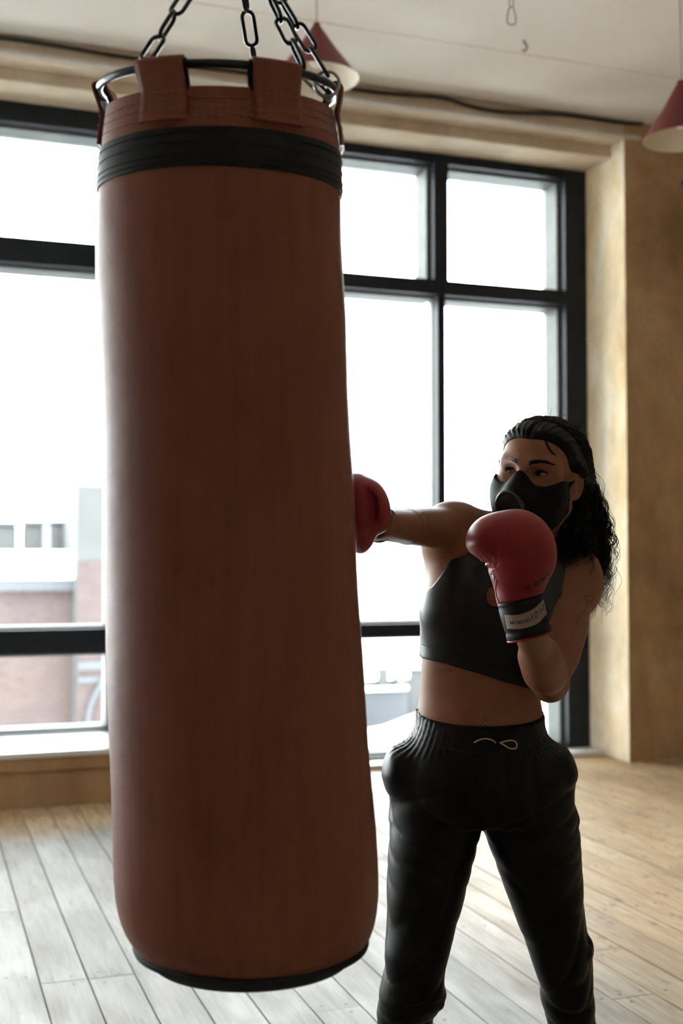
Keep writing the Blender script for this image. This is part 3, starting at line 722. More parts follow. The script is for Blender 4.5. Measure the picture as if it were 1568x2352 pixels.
# ================================================================ the boxer
# Organic shapes are signed distance fields sampled on a rectilinear grid and meshed with surface nets.
def axis(lo, hi, coarse, fine=None, step=None):
    if fine is None: return np.arange(lo, hi+coarse, coarse)
    a = np.arange(lo, fine[0], coarse); b = np.arange(fine[0], fine[1], step); c = np.arange(fine[1], hi+coarse, coarse)
    return np.concatenate([a, b, c])
class Field:
    def __init__(s, xs, ys, zs):
        s.xs, s.ys, s.zs = [np.asarray(a, np.float32) for a in (xs, ys, zs)]
        s.F = np.full((len(xs), len(ys), len(zs)), 1.0, np.float32)
    def sl(s, lo, hi):
        r = []
        for a, l, h in zip((s.xs, s.ys, s.zs), lo, hi):
            i0 = max(int(np.searchsorted(a, l)), 0); i1 = min(int(np.searchsorted(a, h)), len(a)); r.append(slice(i0, max(i1, i0)))
        return tuple(r), s.xs[r[0]][:, None, None], s.ys[r[1]][None, :, None], s.zs[r[2]][None, None, :]
    def op(s, fn, lo, hi, k, mode='u'):
        S, X, Y, Z = s.sl(lo, hi)
        if s.F[S].size == 0: return
        d = fn(X, Y, Z).astype(np.float32); f = s.F[S]
        if mode == 'u':
            h = np.maximum(k-np.abs(f-d), 0)/max(k, 1e-6); s.F[S] = np.minimum(f, d)-h*h*k*0.25
        else:
            d = -d; h = np.maximum(k-np.abs(f-d), 0)/max(k, 1e-6); s.F[S] = np.maximum(f, d)+h*h*k*0.25
    def cone(s, a, b, ra, rb, k=0.02, mode='u', flat=None):
        a, b = np.array(a, np.float32), np.array(b, np.float32); m = max(ra, rb)+k+0.01
        ba = b-a; L2 = float(ba @ ba)+1e-9
        def fn(X, Y, Z):
            t = np.clip(((X-a[0])*ba[0]+(Y-a[1])*ba[1]+(Z-a[2])*ba[2])/L2, 0, 1)
            return np.sqrt((X-a[0]-t*ba[0])**2+(Y-a[1]-t*ba[1])**2+(Z-a[2]-t*ba[2])**2)-(ra+(rb-ra)*t)
        s.op(fn, np.minimum(a, b)-m, np.maximum(a, b)+m, k, mode)
    def ell(s, c, r, k=0.02, ax=None, mode='u'):
        c = np.array(c, np.float32); r = np.array(r, np.float32); m = float(r.max())+k+0.01
        A = np.eye(3) if ax is None else np.array(ax)          # rows: local axes
        def fn(X, Y, Z):
            X, Y, Z = X-c[0], Y-c[1], Z-c[2]; q = [(X*A[i][0]+Y*A[i][1]+Z*A[i][2])/r[i] for i in range(3)]
            k0 = np.sqrt(q[0]**2+q[1]**2+q[2]**2)+1e-6; k1 = np.sqrt((q[0]/r[0])**2+(q[1]/r[1])**2+(q[2]/r[2])**2)+1e-6
            return k0*(k0-1)/k1
        s.op(fn, c-m, c+m, k, mode)
    def loft(s, lv, k=0.02, mode='u', p=2.2, cap=True):
        """lv rows (z, cx, cy, a, b), any order in z"""
        lv = np.array(sorted(lv), float); D = spline(lv, 6); D = D[np.argsort(D[:, 0])]
        z0, z1 = lv[0, 0], lv[-1, 0]; m = lv[:, 3:].max()+k+0.02
        def fn(X, Y, Z):
            cx, cy2, a, b = [np.interp(Z, D[:, 0], D[:, i]) for i in (1, 2, 3, 4)]
            d = ((np.abs((X-cx)/a)**p+np.abs((Y-cy2)/b)**p)**(1/p)-1)*np.minimum(a, b)
            return np.maximum(d, np.maximum(z0-Z, Z-z1))
        lo = (lv[:, 1].min()-m, lv[:, 2].min()-m, z0-k-0.02); hi = (lv[:, 1].max()+m, lv[:, 2].max()+m, z1+k+0.02)
        s.op(fn, lo, hi, k, mode)
    def mesh(s, name, base, sm=1):
        F = s.F; I = F < 0
        n = [a-1 for a in F.shape]
        c = np.zeros(n, np.uint8)
        for dx in (0, 1):
            for dy in (0, 1):
                for dz in (0, 1): c += I[dx:dx+n[0], dy:dy+n[1], dz:dz+n[2]]
        act = (c > 0) & (c < 8); ii, jj, kk = np.nonzero(act)
        idx = np.full(n, -1, np.int32); idx[ii, jj, kk] = np.arange(len(ii))
        acc = np.zeros((len(ii), 3)); cnt = np.zeros(len(ii)); ax = (s.xs, s.ys, s.zs)
        cor = [(a, b, d) for a in (0, 1) for b in (0, 1) for d in (0, 1)]
        val = {q: F[ii+q[0], jj+q[1], kk+q[2]].astype(float) for q in cor}
        pos = {q: np.stack([s.xs[ii+q[0]], s.ys[jj+q[1]], s.zs[kk+q[2]]], -1).astype(float) for q in cor}
        for a in cor:
            for d in range(3):
                if a[d]: continue
                b = list(a); b[d] = 1; b = tuple(b)
                va, vb = val[a], val[b]; cr = (va < 0) != (vb < 0)
                t = np.where(cr, va/(va-vb+1e-12*(va == vb)), 0)[:, None]
                acc += np.where(cr[:, None], pos[a]*(1-t)+pos[b]*t, 0); cnt += cr
        V = acc/cnt[:, None]
        Fs = []
        for d in range(3):
            e, f = [(1, 2), (2, 0), (0, 1)][d]
            A = I.take(range(I.shape[d]-1), d); B = I.take(range(1, I.shape[d]), d)
            ch = A != B; w = np.stack(np.nonzero(ch), -1)
            w = w[(w[:, e] > 0) & (w[:, f] > 0) & (w[:, e] < n[e]) & (w[:, f] < n[f])]
            flip = B[w[:, 0], w[:, 1], w[:, 2]]
            def cell(de, df):
                q = w.copy(); q[:, e] -= de; q[:, f] -= df; return idx[q[:, 0], q[:, 1], q[:, 2]]
            Q = np.stack([cell(1, 1), cell(0, 1), cell(0, 0), cell(1, 0)], -1)
            Q[flip] = Q[flip][:, ::-1]; Fs.append(Q)
        Q = np.concatenate(Fs); Q = Q[(Q >= 0).all(1)]
        for _ in range(sm):                                     # light tangential relaxation
            S = np.zeros_like(V); C = np.zeros(len(V))
            for a in range(4):
                b = Q[:, (a+1) % 4]; np.add.at(S, Q[:, a], V[b]); np.add.at(C, Q[:, a], 1); np.add.at(S, b, V[Q[:, a]]); np.add.at(C, b, 1)
            V = V*0.55+S/C[:, None]*0.45
        return mesh_np(name, V-np.array(base), Q)

PB = (0.285, 2.40, 0.0)                                        # base of the person, level frame
pers = empty('person', L2W(PB), -YAW)
tag(pers, 'boxer in black top, black mask and black joggers punching the bag in red gloves', 'person')
P = lambda x, y, d: np.array(PL(x, y, d))
def px(n, d): return n/FPX*d

# ---------------------------------------------------------------- head frame
HC = P(1240, 1095, 2.375)
ya, ro, pi_ = math.radians(30), math.radians(9), math.radians(3)
hy = np.array([-math.sin(ya), -math.cos(ya), 0.0]); hx = np.array([math.cos(ya), -math.sin(ya), 0.0]); hz_ = np.array([0, 0, 1.0])
def rot(v, axis_, ang):
    v = np.array(v); a = np.array(axis_)/np.linalg.norm(axis_)
    return v*math.cos(ang)+np.cross(a, v)*math.sin(ang)+a*np.dot(a, v)*(1-math.cos(ang))
HX, HY, HZ = [rot(rot(v, (0, 1, 0), ro), hx, 0) for v in (hx, hy, hz_)]
HY, HZ = HY*math.cos(pi_)-HZ*math.sin(pi_), HZ*math.cos(pi_)+HY*math.sin(pi_)
HA = [HX, HY, HZ]
def H(x, y, z): return HC+HX*x+HY*y+HZ*z
def hcoord(X, Y, Z):
    X, Y, Z = X-HC[0], Y-HC[1], Z-HC[2]
    return [X*a[0]+Y*a[1]+Z*a[2] for a in HA]
EYEX, EYEY = 0.0305, 0.0660
def head(f, eyes=True):
    f.ell(H(0, -0.018, 0.030), (0.071, 0.093, 0.083), 0.02, HA)
    f.ell(H(0, 0.026, -0.020), (0.061, 0.066, 0.080), 0.03, HA)
    f.ell(H(0, 0.040, 0.045), (0.058, 0.044, 0.042), 0.03, HA)
    f.cone(H(0, 0.052, -0.098), H(0, 0.060, -0.092), 0.020, 0.018, 0.035)
    for s in (-1, 1):
        f.cone(H(s*0.052, 0.0, -0.055), H(s*0.020, 0.052, -0.098), 0.018, 0.016, 0.03)
        f.ell(H(s*0.040, 0.058, -0.030), (0.024, 0.024, 0.020), 0.03, HA)
        f.cone(H(s*0.047, 0.060, 0.020), H(s*0.051, 0.052, -0.030), 0.010, 0.011, 0.016)
        f.cone(H(s*0.012, 0.086, 0.020), H(s*0.045, 0.066, 0.019), 0.009, 0.009, 0.018)
    f.cone(H(0, 0.090, 0.006), H(0, 0.106, -0.036), 0.0075, 0.0105, 0.014)
    f.ell(H(0, 0.101, -0.040), (0.017, 0.012, 0.009), 0.01, HA)
    f.ell(H(0, 0.088, -0.064), (0.022, 0.008, 0.006), 0.01, HA); f.ell(H(0, 0.087, -0.073), (0.019, 0.009, 0.006), 0.008, HA)
    if eyes:
        for s in (-1, 1):
            f.ell(H(s*EYEX, 0.092, -0.001), (0.0155, 0.013, 0.0120), 0.010, HA, 's')
            f.ell(H(s*EYEX, EYEY, 0.0), (0.0150, 0.0148, 0.0140), 0.004, HA)
            # almond slit between the lids
            def slit(X, Y, Z, s=s):
                x, y, z = hcoord(X, Y, Z); x = (x-s*EYEX); tilt_ = z-0.0018-s*x*0.10
                e = 1-(x/0.0135)**2
                return np.maximum(np.abs(tilt_)-0.0042*np.maximum(e, -0.3), EYEY-0.005-y)
            c = H(s*EYEX, 0.082, 0.0); f.op(slit, c-0.024, c+0.024, 0.0015, 's')
    for s in (-1, 1):
        ec = H(s*0.068, 0.002, -0.008); ea = rot(HX, HZ, -s*0.5), rot(HY, HZ, -s*0.5), HZ
        f.ell(ec+HX*s*0.009, (0.0085, 0.019, 0.031), 0.006, ea); f.ell(ec+HX*s*0.0175+HZ*0.003-HY*0.002, (0.0075, 0.0125, 0.021), 0.003, ea, 's')
        f.ell(H(s*0.067, 0.016, -0.012), (0.006, 0.005, 0.007), 0.004, HA)
        f.ell(H(s*0.070, 0.009, -0.033), (0.0065, 0.009, 0.010), 0.006, HA)

# ---------------------------------------------------------------- body
S1, E1, W1 = P(1038, 1214, 2.38), P(935, 1210, 2.14), P(868, 1205, 1.93)      # punching arm
S2, E2, W2 = P(1315, 1337, 2.42), P(1262, 1570, 2.29), P(1212, 1440, 2.075)    # guard arm
DT = 2.40
def tl(y, xl, xr, d, b, p=0):
    c = P((xl+xr)/2, y, d); return (c[2], c[0], c[1], px((xr-xl)/2, d), b)
torso_lv = [tl(1860, 985, 1225, DT, 0.07), tl(1760, 968, 1238, DT, 0.085), tl(1690, 962, 1240, DT, 0.088), tl(1640, 960, 1244, DT, 0.092), tl(1590, 965, 1238, DT, 0.086),
            tl(1530, 968, 1245, DT-0.005, 0.086), tl(1470, 971, 1256, DT-0.01, 0.092), tl(1400, 974, 1268, DT-0.01, 0.100), tl(1330, 990, 1285, DT, 0.100), tl(1270, 1012, 1296, DT+0.01, 0.088),
            tl(1225, 1075, 1285, DT+0.02, 0.070)]
def torso(f):
    f.loft(torso_lv, 0.03)
    f.cone(P(1062, 1222, 2.39), P(1310, 1300, 2.43), 0.040, 0.040, 0.05)              # shoulder girdle
    f.cone(P(1232, 1195, 2.425), P(1228, 1250, 2.43), 0.047, 0.056, 0.04)
    f.cone(P(1228, 1215, 2.43), P(1090, 1225, 2.40), 0.034, 0.034, 0.05)
    f.cone(P(1235, 1225, 2.44), P(1300, 1290, 2.43), 0.036, 0.034, 0.05)
    f.ell(P(1045, 1395, 2.325), (0.056, 0.050, 0.058), 0.05)                            # bust
    f.ell(P(1175, 1415, 2.325), (0.056, 0.050, 0.058), 0.05)
    f.cone(P(1015, 1262, 2.38), P(1060, 1350, 2.36), 0.036, 0.040, 0.05)               # front of the armpit
    f.cone(P(1318, 1320, 2.42), P(1270, 1380, 2.40), 0.036, 0.040, 0.05)
fb_ = Field(axis(0.02, 0.56, 0.005, (0.285, 0.475), 0.0017), axis(1.88, 2.62, 0.006, (2.265, 2.47), 0.0017), axis(0.02, 1.50, 0.006, (1.295, 1.46), 0.0017))
torso(fb_)
fb_.cone(S1, E1, 0.0435, 0.0315, 0.045); fb_.ell(S1+np.array([-0.004, -0.02, 0.0]), (0.050, 0.052, 0.047), 0.03)
fb_.cone(E1, W1, 0.0315, 0.025, 0.006)
fb_.cone(S2, E2, 0.046, 0.033, 0.03); fb_.ell(S2+np.array([0.004, 0, -0.012]), (0.050, 0.052, 0.056), 0.03)
fb_.cone(S2*0.55+E2*0.45, S2*0.3+E2*0.7, 0.044, 0.040, 0.03)
fb_.cone(E2, W2, 0.034, 0.027, 0.012); fb_.cone(E2*0.75+W2*0.25, E2*0.5+W2*0.5, 0.041, 0.037, 0.02)
fb_.cone(P(1228, 1235, 2.43), H(0, -0.030, -0.055), 0.052, 0.050, 0.03)             # neck
# legs inside the trousers
HP1, K1, A1 = P(1030, 1800, 2.40), P(960, 2235, 2.36), P(928, 2640, 2.45)
HP2, K2, A2 = P(1195, 1800, 2.40), P(1290, 2240, 2.38), P(1336, 2640, 2.50)
for h, k_, a in ((HP1, K1, A1), (HP2, K2, A2)):
    fb_.cone(h, k_, 0.060, 0.036, 0.03); fb_.cone(k_, a, 0.034, 0.024, 0.02); fb_.cone(a, a+np.array([0, -0.10, -0.055]), 0.034, 0.026, 0.02)
# navel
nv = P(1114, 1655, 2.31)
fb_.ell(nv+np.array([0, -0.004, 0.0]), (0.005, 0.012, 0.008), 0.008, None, 's')
head(fb_)
def M_skin():
    m = mat('skin', (0.33, 0.165, 0.095), 0.5, spec=0.22); b = m.node_tree.nodes['Principled BSDF']
    v = coords(m, 'Object')
    setc(m, ramp(m, noise(m, v, 14, 4), [(0.3, (0.205, 0.086, 0.046)), (0.7, (0.250, 0.112, 0.063))]))
    b.inputs['Subsurface Weight'].default_value = 0.12; b.inputs['Subsurface Radius'].default_value = (0.6, 0.25, 0.12); b.inputs['Subsurface Scale'].default_value = 0.012
    bump(m, noise(m, v, 500, 3), 0.15, 0.0006); return m
M['skin'] = M_skin()
M['topcloth'] = M_cloth('black_jersey', (0.0055, 0.006, 0.0075), 0.36, 900, 0.32)
M['pants'] = M_cloth('black_nylon', (0.0026, 0.0026, 0.003), 0.42, 900, 0.16)
M['mask'] = M_cloth('black_neoprene', (0.004, 0.0045, 0.0055), 0.6, 900, 0.12)
M['valve'] = M_noise('black_plastic', (0.004, 0.004, 0.0045), (0.006, 0.006, 0.0065), 40, 0.2, 0, 0.5)
M['hair'] = M_noise('black_hair', (0.003, 0.0027, 0.0027), (0.006, 0.005, 0.0045), 60, 0.42, 0, 0.12)
M['glove'] = M_cloth('red_glove_leather', (0.265, 0.019, 0.026), 0.42, 300, 0.25)
M['cuff'] = M_cloth('black_cuff', (0.012, 0.011, 0.010), 0.5, 500, 0.15)
M['patch'] = M_noise('cuff_label', (0.26, 0.21, 0.16), (0.30, 0.245, 0.19), 20, 0.6)
M['ink'] = M_noise('black_print', (0.012, 0.011, 0.011), (0.02, 0.02, 0.02), 40, 0.6)
M['fadeprint'] = M_noise('worn_dark_print', (0.03, 0.008, 0.009), (0.045, 0.010, 0.012), 60, 0.6)
M['cord'] = M_noise('cream_cord', (0.32, 0.25, 0.18), (0.38, 0.30, 0.22), 60, 0.8)
M['eyewhite'] = M_noise('eye_white', (0.17, 0.15, 0.14), (0.20, 0.18, 0.165), 30, 0.15, 0, 0.6)
M['iris'] = M_noise('dark_iris', (0.014, 0.009, 0.007), (0.03, 0.017, 0.010), 300, 0.1, 0, 0.6)
M['tattoo'] = M_noise('tattoo_ink', (0.035, 0.02, 0.015), (0.05, 0.028, 0.02), 60, 0.6)
bodyme = fb_.mesh('body', PB, 1)
body_o = link('body', bodyme, 'skin', pers, True)
def bvh_of(me): return BVHTree.FromPolygons([v.co[:] for v in me.vertices], [p.vertices[:] for p in me.polygons])
def cast(bv, x, y):
    d = Vector(ldir(x, y)).normalized(); o = Vector((0, 0, CAMZ))-Vector(PB)
    h = bv.ray_cast(o, d); return (np.array(h[0]), np.array(h[1])) if h[0] is not None else (None, None)
bv_body = bvh_of(bodyme)
del fb_

# ---------------------------------------------------------------- sports top
def poly_sd(pts, U, W):
    """signed distance to polygon in the (right, up) plane, negative inside"""
    pts = np.array(pts); d = np.full(np.broadcast(U, W).shape, 1e9); ins = np.zeros(d.shape, bool); n = len(pts)
    for i in range(n):
        a, b = pts[i], pts[(i+1) % n]; e = b-a; t = np.clip(((U-a[0])*e[0]+(W-a[1])*e[1])/(e @ e), 0, 1)
        d = np.minimum(d, (U-a[0]-t*e[0])**2+(W-a[1]-t*e[1])**2)
        c = ((a[1] > W) != (b[1] > W)) & (U < (b[0]-a[0])*(W-a[1])/(b[1]-a[1]+1e-12)+a[0]); ins ^= c
    d = np.sqrt(d); return np.where(ins, -d, d)
ft = Field(axis(0.14, 0.53, 0.003), axis(2.22, 2.55, 0.003), axis(0.94, 1.36, 0.003))
torso(ft)
tp = [(1068, 1188), (1058, 1225), (1040, 1275), (1018, 1310), (990, 1347), (940, 1375), (930, 1512), (968, 1515), (1020, 1524), (1100, 1546), (1160, 1566), (1215, 1583), (1330, 1612), (1340, 1430), (1298, 1400), (1293, 1360), (1302, 1320), (1308, 1270), (1300, 1230), (1240, 1236), (1228, 1290), (1205, 1325), (1165, 1310), (1128, 1260), (1112, 1188)]
pp_ = [(P(x, y, 2.33)[0], P(x, y, 2.33)[2]) for x, y in tp]
U, W = np.meshgrid(ft.xs, ft.zs, indexing='ij'); reg = poly_sd(pp_, U, W)
kc = P(1132, 1369, 2.30); key = np.sqrt(((U-kc[0])/0.016)**2+((W-kc[2])/0.019)**2)-1
reg = np.maximum(reg, -key*0.014).astype(np.float32)
hemz = None
ft.F = np.maximum(ft.F-0.0042, reg[:, None, :])
top_o = link('sports_top', ft.mesh('sports_top', PB, 1), 'topcloth', pers, True); bv_top = bvh_of(top_o.data)
del ft
def on_surface(bv, pts, off, n=6):
    out = []
    for x, y in spline(pts, n):
        h, nr = cast(bv, x, y)
        if h is not None: out.append(h+nr*off)
    return np.array(out)
seam = on_surface(bv_top, [(969, 1480), (1000, 1490), (1060, 1505), (1120, 1524), (1180, 1545), (1208, 1554)], 0.0002)
tube('hem_seam', seam, 0.0008, 'black_thread', top_o, 5)

# ---------------------------------------------------------------- trousers
fp = Field(axis(0.05, 0.56, 0.0045), axis(2.20, 2.62, 0.0045), axis(0.02, 1.0, 0.0045))
def leg(rows, d0, d1, dk):
    lv = []
    for (y, a, b, dd) in rows:
        c = P((a+b)/2, y, dd); w = px((b-a)/2, dd); lv.append((c[2], c[0], c[1], w, max(0.055, min(w*1.02, 0.115))))
    return lv
L1 = leg([(1800, 902, 1120, 2.40), (1860, 900, 1112, 2.40), (1920, 896, 1098, 2.39), (1990, 891, 1082, 2.385), (2060, 889, 1064, 2.375), (2130, 889, 1046, 2.37), (2185, 884, 1030, 2.36), (2215, 885, 1023, 2.36), (2250, 880, 1016, 2.365), (2290, 871, 1020, 2.375), (2315, 869, 1006, 2.38), (2350, 867, 990, 2.39), (2440, 872, 985, 2.41), (2560, 885, 978, 2.44), (2640, 895, 965, 2.45)], 0, 0, 0)
L2 = leg([(1800, 1090, 1298, 2.40), (1860, 1105, 1318, 2.40), (1920, 1118, 1328, 2.395), (1990, 1142, 1333, 2.39), (2060, 1168, 1337, 2.385), (2130, 1194, 1343, 2.38), (2165, 1210, 1352, 2.38), (2200, 1222, 1357, 2.385), (2250, 1238, 1357, 2.39), (2300, 1246, 1361, 2.405), (2350, 1258, 1365, 2.42), (2450, 1275, 1372, 2.45), (2560, 1290, 1375, 2.48), (2620, 1300, 1372, 2.50)], 0, 0, 0)
hip = [tl(1628, 957, 1247, DT, 0.098), tl(1660, 955, 1248, DT, 0.102), tl(1695, 940, 1256, DT, 0.112), tl(1730, 915, 1280, DT, 0.122), tl(1770, 898, 1302, DT, 0.126), tl(1800, 903, 1298, DT, 0.126), tl(1840, 903, 1310, DT, 0.122), tl(1880, 900, 1322, DT, 0.105)]
fp.loft(hip, 0.02, 'u', 2.3); fp.loft(L1, 0.010, 'u', 2.15); fp.loft(L2, 0.010, 'u', 2.15)
fp.ell(P(908, 1765, 2.385), (0.018, 0.05, 0.036), 0.045); fp.ell(P(1290, 1762, 2.385), (0.018, 0.05, 0.036), 0.045)
fp.ell(P(1345, 2178, 2.38), (0.0145, 0.04, 0.024), 0.006); fp.ell(P(1008, 2292, 2.37), (0.014, 0.03, 0.020), 0.006)
fp.ell(P(1090, 1840, 2.47), (0.11, 0.05, 0.05), 0.04)
# folds: ridged waves that run around the legs, stronger at knees and crotch
X, Y, Z = fp.xs[:, None, None].astype(float), fp.ys[None, :, None].astype(float), fp.zs[None, None, :].astype(float)
w1 = np.abs(np.sin(33*Z+26*X-18*Y+2.6*np.sin(14*X+9*Y)+1.8*np.sin(19*Z)))
w2 = np.abs(np.sin(30*X-38*Z+22*Y+3*np.sin(9*Z+5*X)))
amp = 0.0016+0.0042*np.exp(-((Z-0.44)/0.13)**2)+0.0022*np.exp(-((Z-0.74)/0.09)**2)+0.003*np.exp(-((Z-0.16)/0.12)**2)
fade = np.clip((P(1110, 1710, 2.4)[2]-Z)/0.05, 0, 1)
fp.F += (fade*amp*((1-w1)**2*1.0-0.45+0.8*(1-w2)**3)).astype(np.float32)
# gathered waistband ripples
wb = np.clip((Z-P(1110, 1735, 2.4)[2])/0.02, 0, 1); ang = np.arctan2(Y-DT, X-PB[0])
fp.F += (wb*0.0016*np.sin(ang*70)).astype(np.float32)
wl = P(1110, 1674, 2.30)[2]; zl = P(958, 1630, 2.40)[2]
fp.F = np.maximum(fp.F, (Z-(wl+(zl-wl)*np.clip((Y-2.29)/0.11, 0, 1.2)+0.03*(0.28-X)*0.3)).astype(np.float32))
pants_o = link('trousers', fp.mesh('trousers', PB, 1), 'pants', pers, True); bv_p = bvh_of(pants_o.data)
del fp
# drawstring
d1 = on_surface(bv_p, [(1088, 1706), (1100, 1700), (1115, 1697), (1130, 1701), (1138, 1707)], 0.0016); tube('drawstring', d1, 0.0016, 'cord', pants_o, 6)
d2 = on_surface(bv_p, [(1146, 1707), (1160, 1703), (1174, 1701), (1185, 1707), (1184, 1718), (1172, 1720), (1160, 1714), (1150, 1708)], 0.0016); tube('drawstring', d2, 0.0016, 'cord', pants_o, 6)
# waistband seam and side seams
sm_ = on_surface(bv_p, [(948, 1690), (985, 1708), (1040, 1722), (1114, 1730), (1190, 1722), (1245, 1700)], 0.0001); tube('waist_seam', sm_, 0.0005, 'black_thread', pants_o, 5)
# piercing
for (x, y, r) in ((1114, 1660, 0.0030), (1114, 1644, 0.0016)):
    h, nr = cast(bv_body, x, y)
    bm = bmesh.new(); bmesh.ops.create_icosphere(bm, subdivisions=2, radius=r); o = link('piercing_ball', bm_mesh('piercing_ball', bm), 'zinc', body_o, True)
    if h is not None: o.location = h+nr*r*0.5
# shoes (below the picture)
for a in (A1, A2):
    fs = Field(axis(a[0]-0.08, a[0]+0.08, 0.005), axis(a[1]-0.24, a[1]+0.10, 0.005), axis(-0.01, 0.16, 0.005))
    fs.cone(a+np.array([0, 0.02, -0.04]), a+np.array([0, -0.04, -0.045]), 0.042, 0.042, 0.02); fs.cone(a+np.array([0, -0.05, -0.05]), a+np.array([0, -0.16, -0.058]), 0.044, 0.038, 0.03); fs.cone(a+np.array([0, 0.01, -0.01]), a+np.array([0, 0.01, 0.03]), 0.042, 0.040, 0.02)
    fs.F = np.maximum(fs.F, (0.002-fs.zs)[None, None, :])
    link('shoe', fs.mesh('shoe', PB, 1), 'pants', pers, True)

# ---------------------------------------------------------------- eyes and brows
gaze = HY*0.86-HX*0.45+HZ*0.02; gaze /= np.linalg.norm(gaze)
def sphere_at(name, c, r, m, parent, sub=3):
    bm = bmesh.new(); bmesh.ops.create_icosphere(bm, subdivisions=sub, radius=r); o = link(name, bm_mesh(name, bm), m, parent, True); o.location = c-np.array(PB); return o
for s in (-1, 1):
    c = H(s*EYEX, EYEY, 0.0005)
    eo = sphere_at('eye', c, 0.0128, 'eyewhite', pers)
    V, F = lathe_arrays([(0.0001, 0.01325), (0.0025, 0.01315), (0.0058, 0.01190), (0.0064, 0.0110)], 24)
    q = Vector(gaze).to_track_quat('Z', 'Y').to_matrix(); V = V @ np.array(q).T
    link('iris', mesh_np('iris', V, F), 'iris', eo, True)
    # brow and upper lashes: short hair tubes lying on the skin
    parts = []
    for k in range(130):
        t = random.random()*(1 if s > 0 else 0.72); bx = 0.012+0.038*t; bz = 0.0185+0.0065*math.sin(min(t*1.25, 1)*math.pi*0.62)-0.004*max(0, t-0.7)+random.uniform(-0.0034, 0.0034)*(1.15-t)
        o_ = H(s*bx, 0.16, bz); hit = bv_body.ray_cast(Vector(o_-np.array(PB)), Vector(-HY))
        if hit[0] is None: continue
        p0 = np.array(hit[0]); dr = (HX*s*(0.8)+HZ*(0.55-0.75*t)); dr /= np.linalg.norm(dr)
        pts = []
        for q_ in (0, 0.5, 1.0):
            h2 = bv_body.ray_cast(Vector(p0+dr*0.008*q_+HY*0.03), Vector(-HY))
            if h2[0] is not None: pts.append(np.array(h2[0])+HY*0.0005)
        if len(pts) == 3: parts.append(tube_arrays(pts, 0.0005, 4, False, [0.0009, 0.0008, 0.0003]))
    V, F = join_arrays(parts); link('eyebrow', mesh_np('eyebrow', V, F), 'hair', pers, True)
    parts = []
    for k in range(26):
        t = (k/25*2-1)*(1 if s > 0 else 0.7); x = t*0.0128; z = 0.0018+s*x*0.10+0.0042*(1-t*t)*0.98
        c0 = H(s*EYEX+x, EYEY+0.0142*math.sqrt(max(0.05, 1-(x/0.0150)**2-(z/0.0140)**2)), z)
        parts.append(tube_arrays([c0, c0+HY*0.003+HZ*0.0008+HX*t*0.001, c0+HY*0.0055+HZ*0.0028+HX*t*0.003], 0.0004, 4, False, [0.0008, 0.0006, 0.0002]))
    V, F = join_arrays(parts); link('eyelashes', mesh_np('eyelashes', V-np.array(PB), F), 'hair', pers, True)

# ---------------------------------------------------------------- mask
def head_field(step, off):
    lo, hi = HC-0.14, HC+0.14
    f = Field(axis(lo[0], hi[0], step), axis(lo[1], hi[1], step), axis(lo[2]-0.01, hi[2]+0.01, step)); head(f, False); return f
fm = head_field(0.0022, 0)
fm.cone(H(0, 0.094, 0.0), H(0, 0.112, -0.040), 0.007, 0.013, 0.02); fm.ell(H(0, 0.080, -0.062), (0.034, 0.036, 0.034), 0.03, HA)
[fm.ell(H(s_*0.034, 0.052, -0.054), (0.031, 0.034, 0.040), 0.03, HA) for s_ in (-1, 1)]
fm.ell(H(0, 0.054, -0.096), (0.028, 0.026, 0.020), 0.03, HA)
X, Y, Z = fm.xs[:, None, None], fm.ys[None, :, None], fm.zs[None, None, :]
x, y, z = hcoord(X, Y, Z); ax_ = np.abs(x)
ztop = np.interp(ax_, [0, 0.006, 0.016, 0.028, 0.045, 0.060, 0.072, 0.09], [0.004, 0.001, -0.013, -0.0215, -0.0225, -0.016, -0.004, 0.006])
zbot = np.interp(y, [-0.03, -0.008, 0.012, 0.035, 0.055, 0.075, 0.11], [0.006, -0.002, -0.060, -0.105, -0.124, -0.130, -0.130])
reg = np.maximum(np.maximum(z-ztop, (zbot-z)*0.7), -0.022-y)
earcut = np.sqrt(((y-0.001)/0.023)**2+((z+0.026)/0.037)**2)-1
fm.F = np.maximum(np.maximum(fm.F-0.0045, reg), -earcut*0.02).astype(np.float32)
mask_o = link('face_mask', fm.mesh('face_mask', PB, 1), 'mask', pers, True); bv_m = bvh_of(mask_o.data)
h, nr = cast(bv_m, 1167, 1164)
if h is None: h, nr = H(0, 0.12, -0.07)-np.array(PB), HY
q = Vector(nr*0.75+HY*0.25).to_track_quat('Z', 'Y').to_matrix()
def disc(name, prof, m, parent, c, q, sx=1.0, sy_=1.0):
    V, F = lathe_arrays(prof, 40); V[:, 0] *= sx; V[:, 1] *= sy_; V = V @ np.array(q).T; o = link(name, mesh_np(name, V, F), m, parent, True); o.location = c; return o
disc('valve', [(0.0001, 0.0046), (0.010, 0.0044), (0.017, 0.0036), (0.0205, 0.0026), (0.0215, 0.0034), (0.0235, 0.0030), (0.0248, 0.0), (0.0250, -0.012)], 'valve', mask_o, h, q, 1.18, 1.3)

